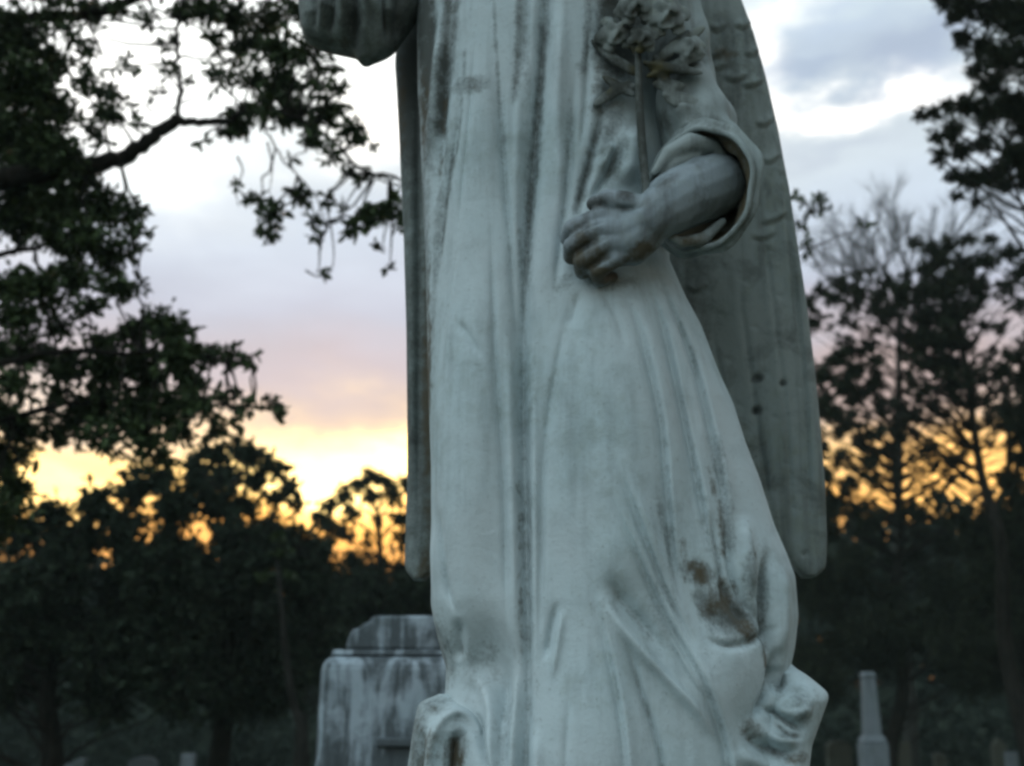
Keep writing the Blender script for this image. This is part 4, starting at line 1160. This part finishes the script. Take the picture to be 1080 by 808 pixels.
# ------------------------------------------------------------------ ground
me = bpy.data.meshes.new('ground')
gn = 90
gx = np.sign(np.linspace(-1, 1, gn)) * np.abs(np.linspace(-1, 1, gn)) ** 2.6 * 900
gy = np.sign(np.linspace(-1, 1, gn)) * np.abs(np.linspace(-1, 1, gn)) ** 2.6 * 900
GX, GY = np.meshgrid(gx, gy)
GZ = -.02 + .02 * np.sin(GX * .7) * np.cos(GY * .5) * (np.abs(GX) < 60)
Vg = np.stack([GX.ravel(), GY.ravel(), GZ.ravel()], 1)
ii = np.arange(gn - 1)[:, None] * gn; jj = np.arange(gn - 1)[None]
Fg = np.stack([ii + jj, ii + jj + 1, ii + gn + jj + 1, ii + gn + jj], 2).reshape(-1, 4)
me = mesh_np('ground', Vg, Fg)
mg, t, b = new_mat('grass_ground')
co = t.node('ShaderNodeTexCoord').outputs['Object']
n1 = t.noise(co, .35, 6, .6).outputs[0]; n2 = t.noise(co, 9, 5, .7).outputs[0]
col = t.mix(t.rng(n1, .4, .62), (.035, .05, .02), (.085, .075, .04))
col = t.mix(t.rng(n2, .35, .7), col, (.02, .03, .012))
t.put(b.inputs['Base Color'], col); b.inputs['Roughness'].default_value = .95
bp = t.node('ShaderNodeBump'); bp.inputs['Strength'].default_value = .8; bp.inputs['Distance'].default_value = .05
t.put(bp.inputs['Height'], n2); t.l.new(bp.outputs[0], b.inputs['Normal'])
tag(link('ground', me, mg), 'dim grass and leaf litter of the cemetery', None, kind='structure')
# tufts of grass around the graves
gr = Leaves()
for _ in range(22000):
    x = random.uniform(-9, 9); y = random.uniform(1.0, 26)
    gr.add((x, y, -.01), (random.uniform(-.5, .5), random.uniform(-.5, .5), 1), random.uniform(.05, .13), .012)
tag(gr.build('grass', M_leafA), 'short dark grass between the graves', 'grass', kind='stuff')

# dusk air
bm = bmesh.new(); box_bm(bm, -60, 60, -12, 62, -1.2, 16)
me = bpy.data.meshes.new('haze'); bm.to_mesh(me); bm.free()
mh = bpy.data.materials.new('haze_air'); mh.use_nodes = True
th_ = NT(mh.node_tree); th_.n.remove(th_.n['Principled BSDF'])
pv = th_.node('ShaderNodeVolumePrincipled'); pv.inputs['Density'].default_value = .0011; pv.inputs['Color'].default_value = (.80, 1.0, .92, 1)
th_.l.new(pv.outputs[0], th_.n['Material Output'].inputs['Volume'])
tag(link('haze', me, mh), 'thin evening haze over the cemetery', 'haze', kind='stuff')

# ------------------------------------------------------------------ sky
W = bpy.data.worlds.new('World'); SC.world = W; W.use_nodes = True
t = NT(W.node_tree)
bg = t.n['Background']; out = t.n['World Output']
SUN_AZ = math.degrees(math.atan((345 - 540) / F)); SUN_EL = 2.5
sky = t.node('ShaderNodeTexSky', sky_type='NISHITA')
sky.sun_disc = False
sky.sun_elevation = math.radians(SUN_EL); sky.sun_rotation = math.radians(SUN_AZ)
sky.altitude = 100; sky.air_density = 1.2; sky.dust_density = 1.5
gen = t.node('ShaderNodeTexCoord').outputs['Generated']
sep = t.node('ShaderNodeSeparateXYZ'); t.l.new(gen, sep.inputs[0])
X, Y_, Z_ = sep.outputs
DEG = 57.29578
st_ = t.scale(gen, (1, 1, 2.4))
nA = t.noise(st_, 5.5, 5, .55).outputs[0]; nB = t.noise(st_, 16, 5, .6).outputs[0]; nC = t.noise(t.scale(gen, (1, 1, 3.4)), 9, 4, .55).outputs[0]
azr = t.m('MULTIPLY', t.m('ARCTAN2', X, Y_), DEG)
elr = t.m('MULTIPLY', t.m('ARCSINE', Z_), DEG)
az = t.m('ADD', azr, t.m('MULTIPLY', t.m('SUBTRACT', nB, .5), 5.0))
el = t.m('ADD', elr, t.m('MULTIPLY', t.m('SUBTRACT', nA, .5), 6.0))
el2 = t.m('ADD', el, t.m('MULTIPLY', t.m('SUBTRACT', nB, .5), 3.0))
def ang(u, v):
    p = P(u, v, 1.0) - Vector((0, 0, CAMZ)); p.normalize()
    return math.degrees(math.atan2(p.x, p.y)), math.degrees(math.asin(p.z))
def blob(u, v, su, sv, k=1.0, pw_=2.0):
    """soft cloud patch around the direction seen at (u, v); sizes in photo pixels"""
    a, e = ang(u, v)
    sa = su / F * DEG; se = sv / F * DEG
    x = t.m('DIVIDE', t.m('SUBTRACT', az, a), sa); y = t.m('DIVIDE', t.m('SUBTRACT', el2, e), se)
    r2 = t.m('ADD', t.m('MULTIPLY', x, x), t.m('MULTIPLY', y, y))
    return t.m('MULTIPLY', t.m('EXPONENT', t.m('MULTIPLY', r2, -1.0)), k)
e_ = lambda v: (ang(540, v)[1] + 5) / 60.0     # ramp position for picture height at the middle
pos = t.rng(el, -5, 55)
ramp = t.ramp(pos, [(0, (.02, .02, .02)), (e_(700), (.05, .035, .03)), (e_(625), (.22, .09, .04)), (e_(575), (.95, .45, .13)), (e_(525), (1.7, .82, .16)), (e_(490), (1.5, .98, .36)), (e_(464), (.95, .74, .50)),
                    (e_(435), (.62, .53, .48)), (e_(395), (.47, .45, .53)), (e_(330), (.46, .52, .65)), (e_(260), (.56, .65, .77)), (e_(180), (.62, .70, .76)), (e_(90), (.62, .72, .76)), (e_(0), (.62, .74, .80)), (.93, (.40, .50, .58)), (1.0, (.34, .44, .52))])
# the side of the sky away from the sunset
back = t.ramp(pos, [(0, (.02, .022, .022)), (.09, (.08, .09, .10)), (.3, (.17, .21, .24)), (.6, (.42, .52, .58)), (1, (.52, .66, .75))])
wt = t.rng(t.m('COSINE', t.m('DIVIDE', t.m('SUBTRACT', azr, SUN_AZ + 6), DEG)), .2, .80)
col = t.mix(wt, back, ramp)
# right side is duskier near the horizon
rt = t.m('MULTIPLY', t.rng(azr, 6, 14), t.rng(elr, 15, 9))
col = t.mix(t.m('MULTIPLY', rt, .35), col, (.75, .38, .13))
def over(col, f, c): return t.mix(t.m('MINIMUM', f, 1.0), col, c)
col = over(col, t.m('MULTIPLY', blob(930, 395, 200, 62), 1.1), (.47, .36, .36))
col = over(col, blob(230, 45, 230, 75, 1.0), (1.5, 1.55, 1.5))
col = over(col, blob(110, 80, 140, 90, 1.0), (1.6, 1.6, 1.55))
col = over(col, blob(395, 120, 70, 46, 1.05), (1.55, 1.5, 1.4))
col = over(col, blob(175, 185, 38, 26, .8), (1.1, 1.2, 1.2))
col = over(col, blob(20, 265, 60, 40, .5), (.8, .8, .85))
col = over(col, blob(40, 420, 90, 40, .5), (.85, .75, .7))
col = over(col, blob(850, 62, 60, 26, 1.2), (.41, .50, .63))
col = over(col, blob(960, 50, 70, 42, 1.2), (.41, .49, .62))
col = over(col, blob(880, 20, 90, 22, .9), (.50, .60, .73))
col = over(col, blob(905, 104, 120, 15, 1.3), (1.25, 1.22, 1.18))
col = over(col, blob(800, 70, 26, 60, .9), (1.2, 1.2, 1.18))
col = over(col, blob(800, 8, 60, 10, .8), (1.1, 1.12, 1.1))
col = over(col, blob(880, 152, 90, 16, .8), (.52, .59, .68))
col = over(col, blob(360, 488, 125, 32, 1.25), (3.4, 2.5, .95))
col = over(col, blob(70, 505, 100, 26, 1.0), (2.3, 1.65, .62))
col = over(col, blob(220, 452, 90, 14, .55), (1.2, .9, .6))
col = over(col, blob(1000, 496, 85, 44, 1.1), (1.9, 1.0, .26))
dt = t.node('ShaderNodeVectorMath', operation='DOT_PRODUCT'); t.l.new(gen, dt.inputs[0]); dt.inputs[1].default_value = (-.62, -.50, .60)
col = over(col, t.m('MULTIPLY', t.rng(dt.outputs['Value'], .55, .95), .9), (1.15, 1.35, 1.45))
mot = t.m('ADD', .88, t.m('MULTIPLY', nC, .24))
colm = t.node('ShaderNodeVectorMath', operation='SCALE'); t.l.new(col, colm.inputs[0]); t.l.new(mot, colm.inputs[3])
sks = t.node('ShaderNodeVectorMath', operation='SCALE'); t.l.new(sky.outputs[0], sks.inputs[0]); sks.inputs[3].default_value = .3
add = t.node('ShaderNodeVectorMath', operation='ADD'); 
sc1 = t.node('ShaderNodeVectorMath', operation='SCALE'); t.l.new(colm.outputs[0], sc1.inputs[0]); sc1.inputs[3].default_value = 10.0
t.l.new(sc1.outputs[0], add.inputs[0]); t.l.new(sks.outputs[0], add.inputs[1])
t.l.new(add.outputs[0], bg.inputs['Color'])
bg.inputs['Strength'].default_value = .1

sl = bpy.data.lights.new('sun', 'SUN'); so = bpy.data.objects.new('sun', sl); C.objects.link(so)
sl.energy = .35; sl.angle = math.radians(.53); sl.color = (1, .62, .32)
d = Vector((math.sin(math.radians(SUN_AZ)) * math.cos(math.radians(SUN_EL)), math.cos(math.radians(SUN_AZ)) * math.cos(math.radians(SUN_EL)), math.sin(math.radians(SUN_EL))))
so.rotation_euler = d.to_track_quat('Z', 'Y').to_euler()

SC.view_settings.view_transform = 'Standard'
SC.view_settings.look = 'None'
SC.view_settings.exposure = 0.14
SC.view_settings.gamma = 1
SC.view_settings.use_curve_mapping = False
SC.cycles.max_bounces = 4
SC.cycles.volume_bounces = 0
SC.cycles.use_adaptive_sampling = True
SC.cycles.adaptive_threshold = .02
SC.cycles.diffuse_bounces = 2
SC.cycles.pixel_filter_type = 'GAUSSIAN' if hasattr(SC.cycles, 'pixel_filter_type') else 'BLACKMAN_HARRIS'
SC.cycles.filter_width = 3.0
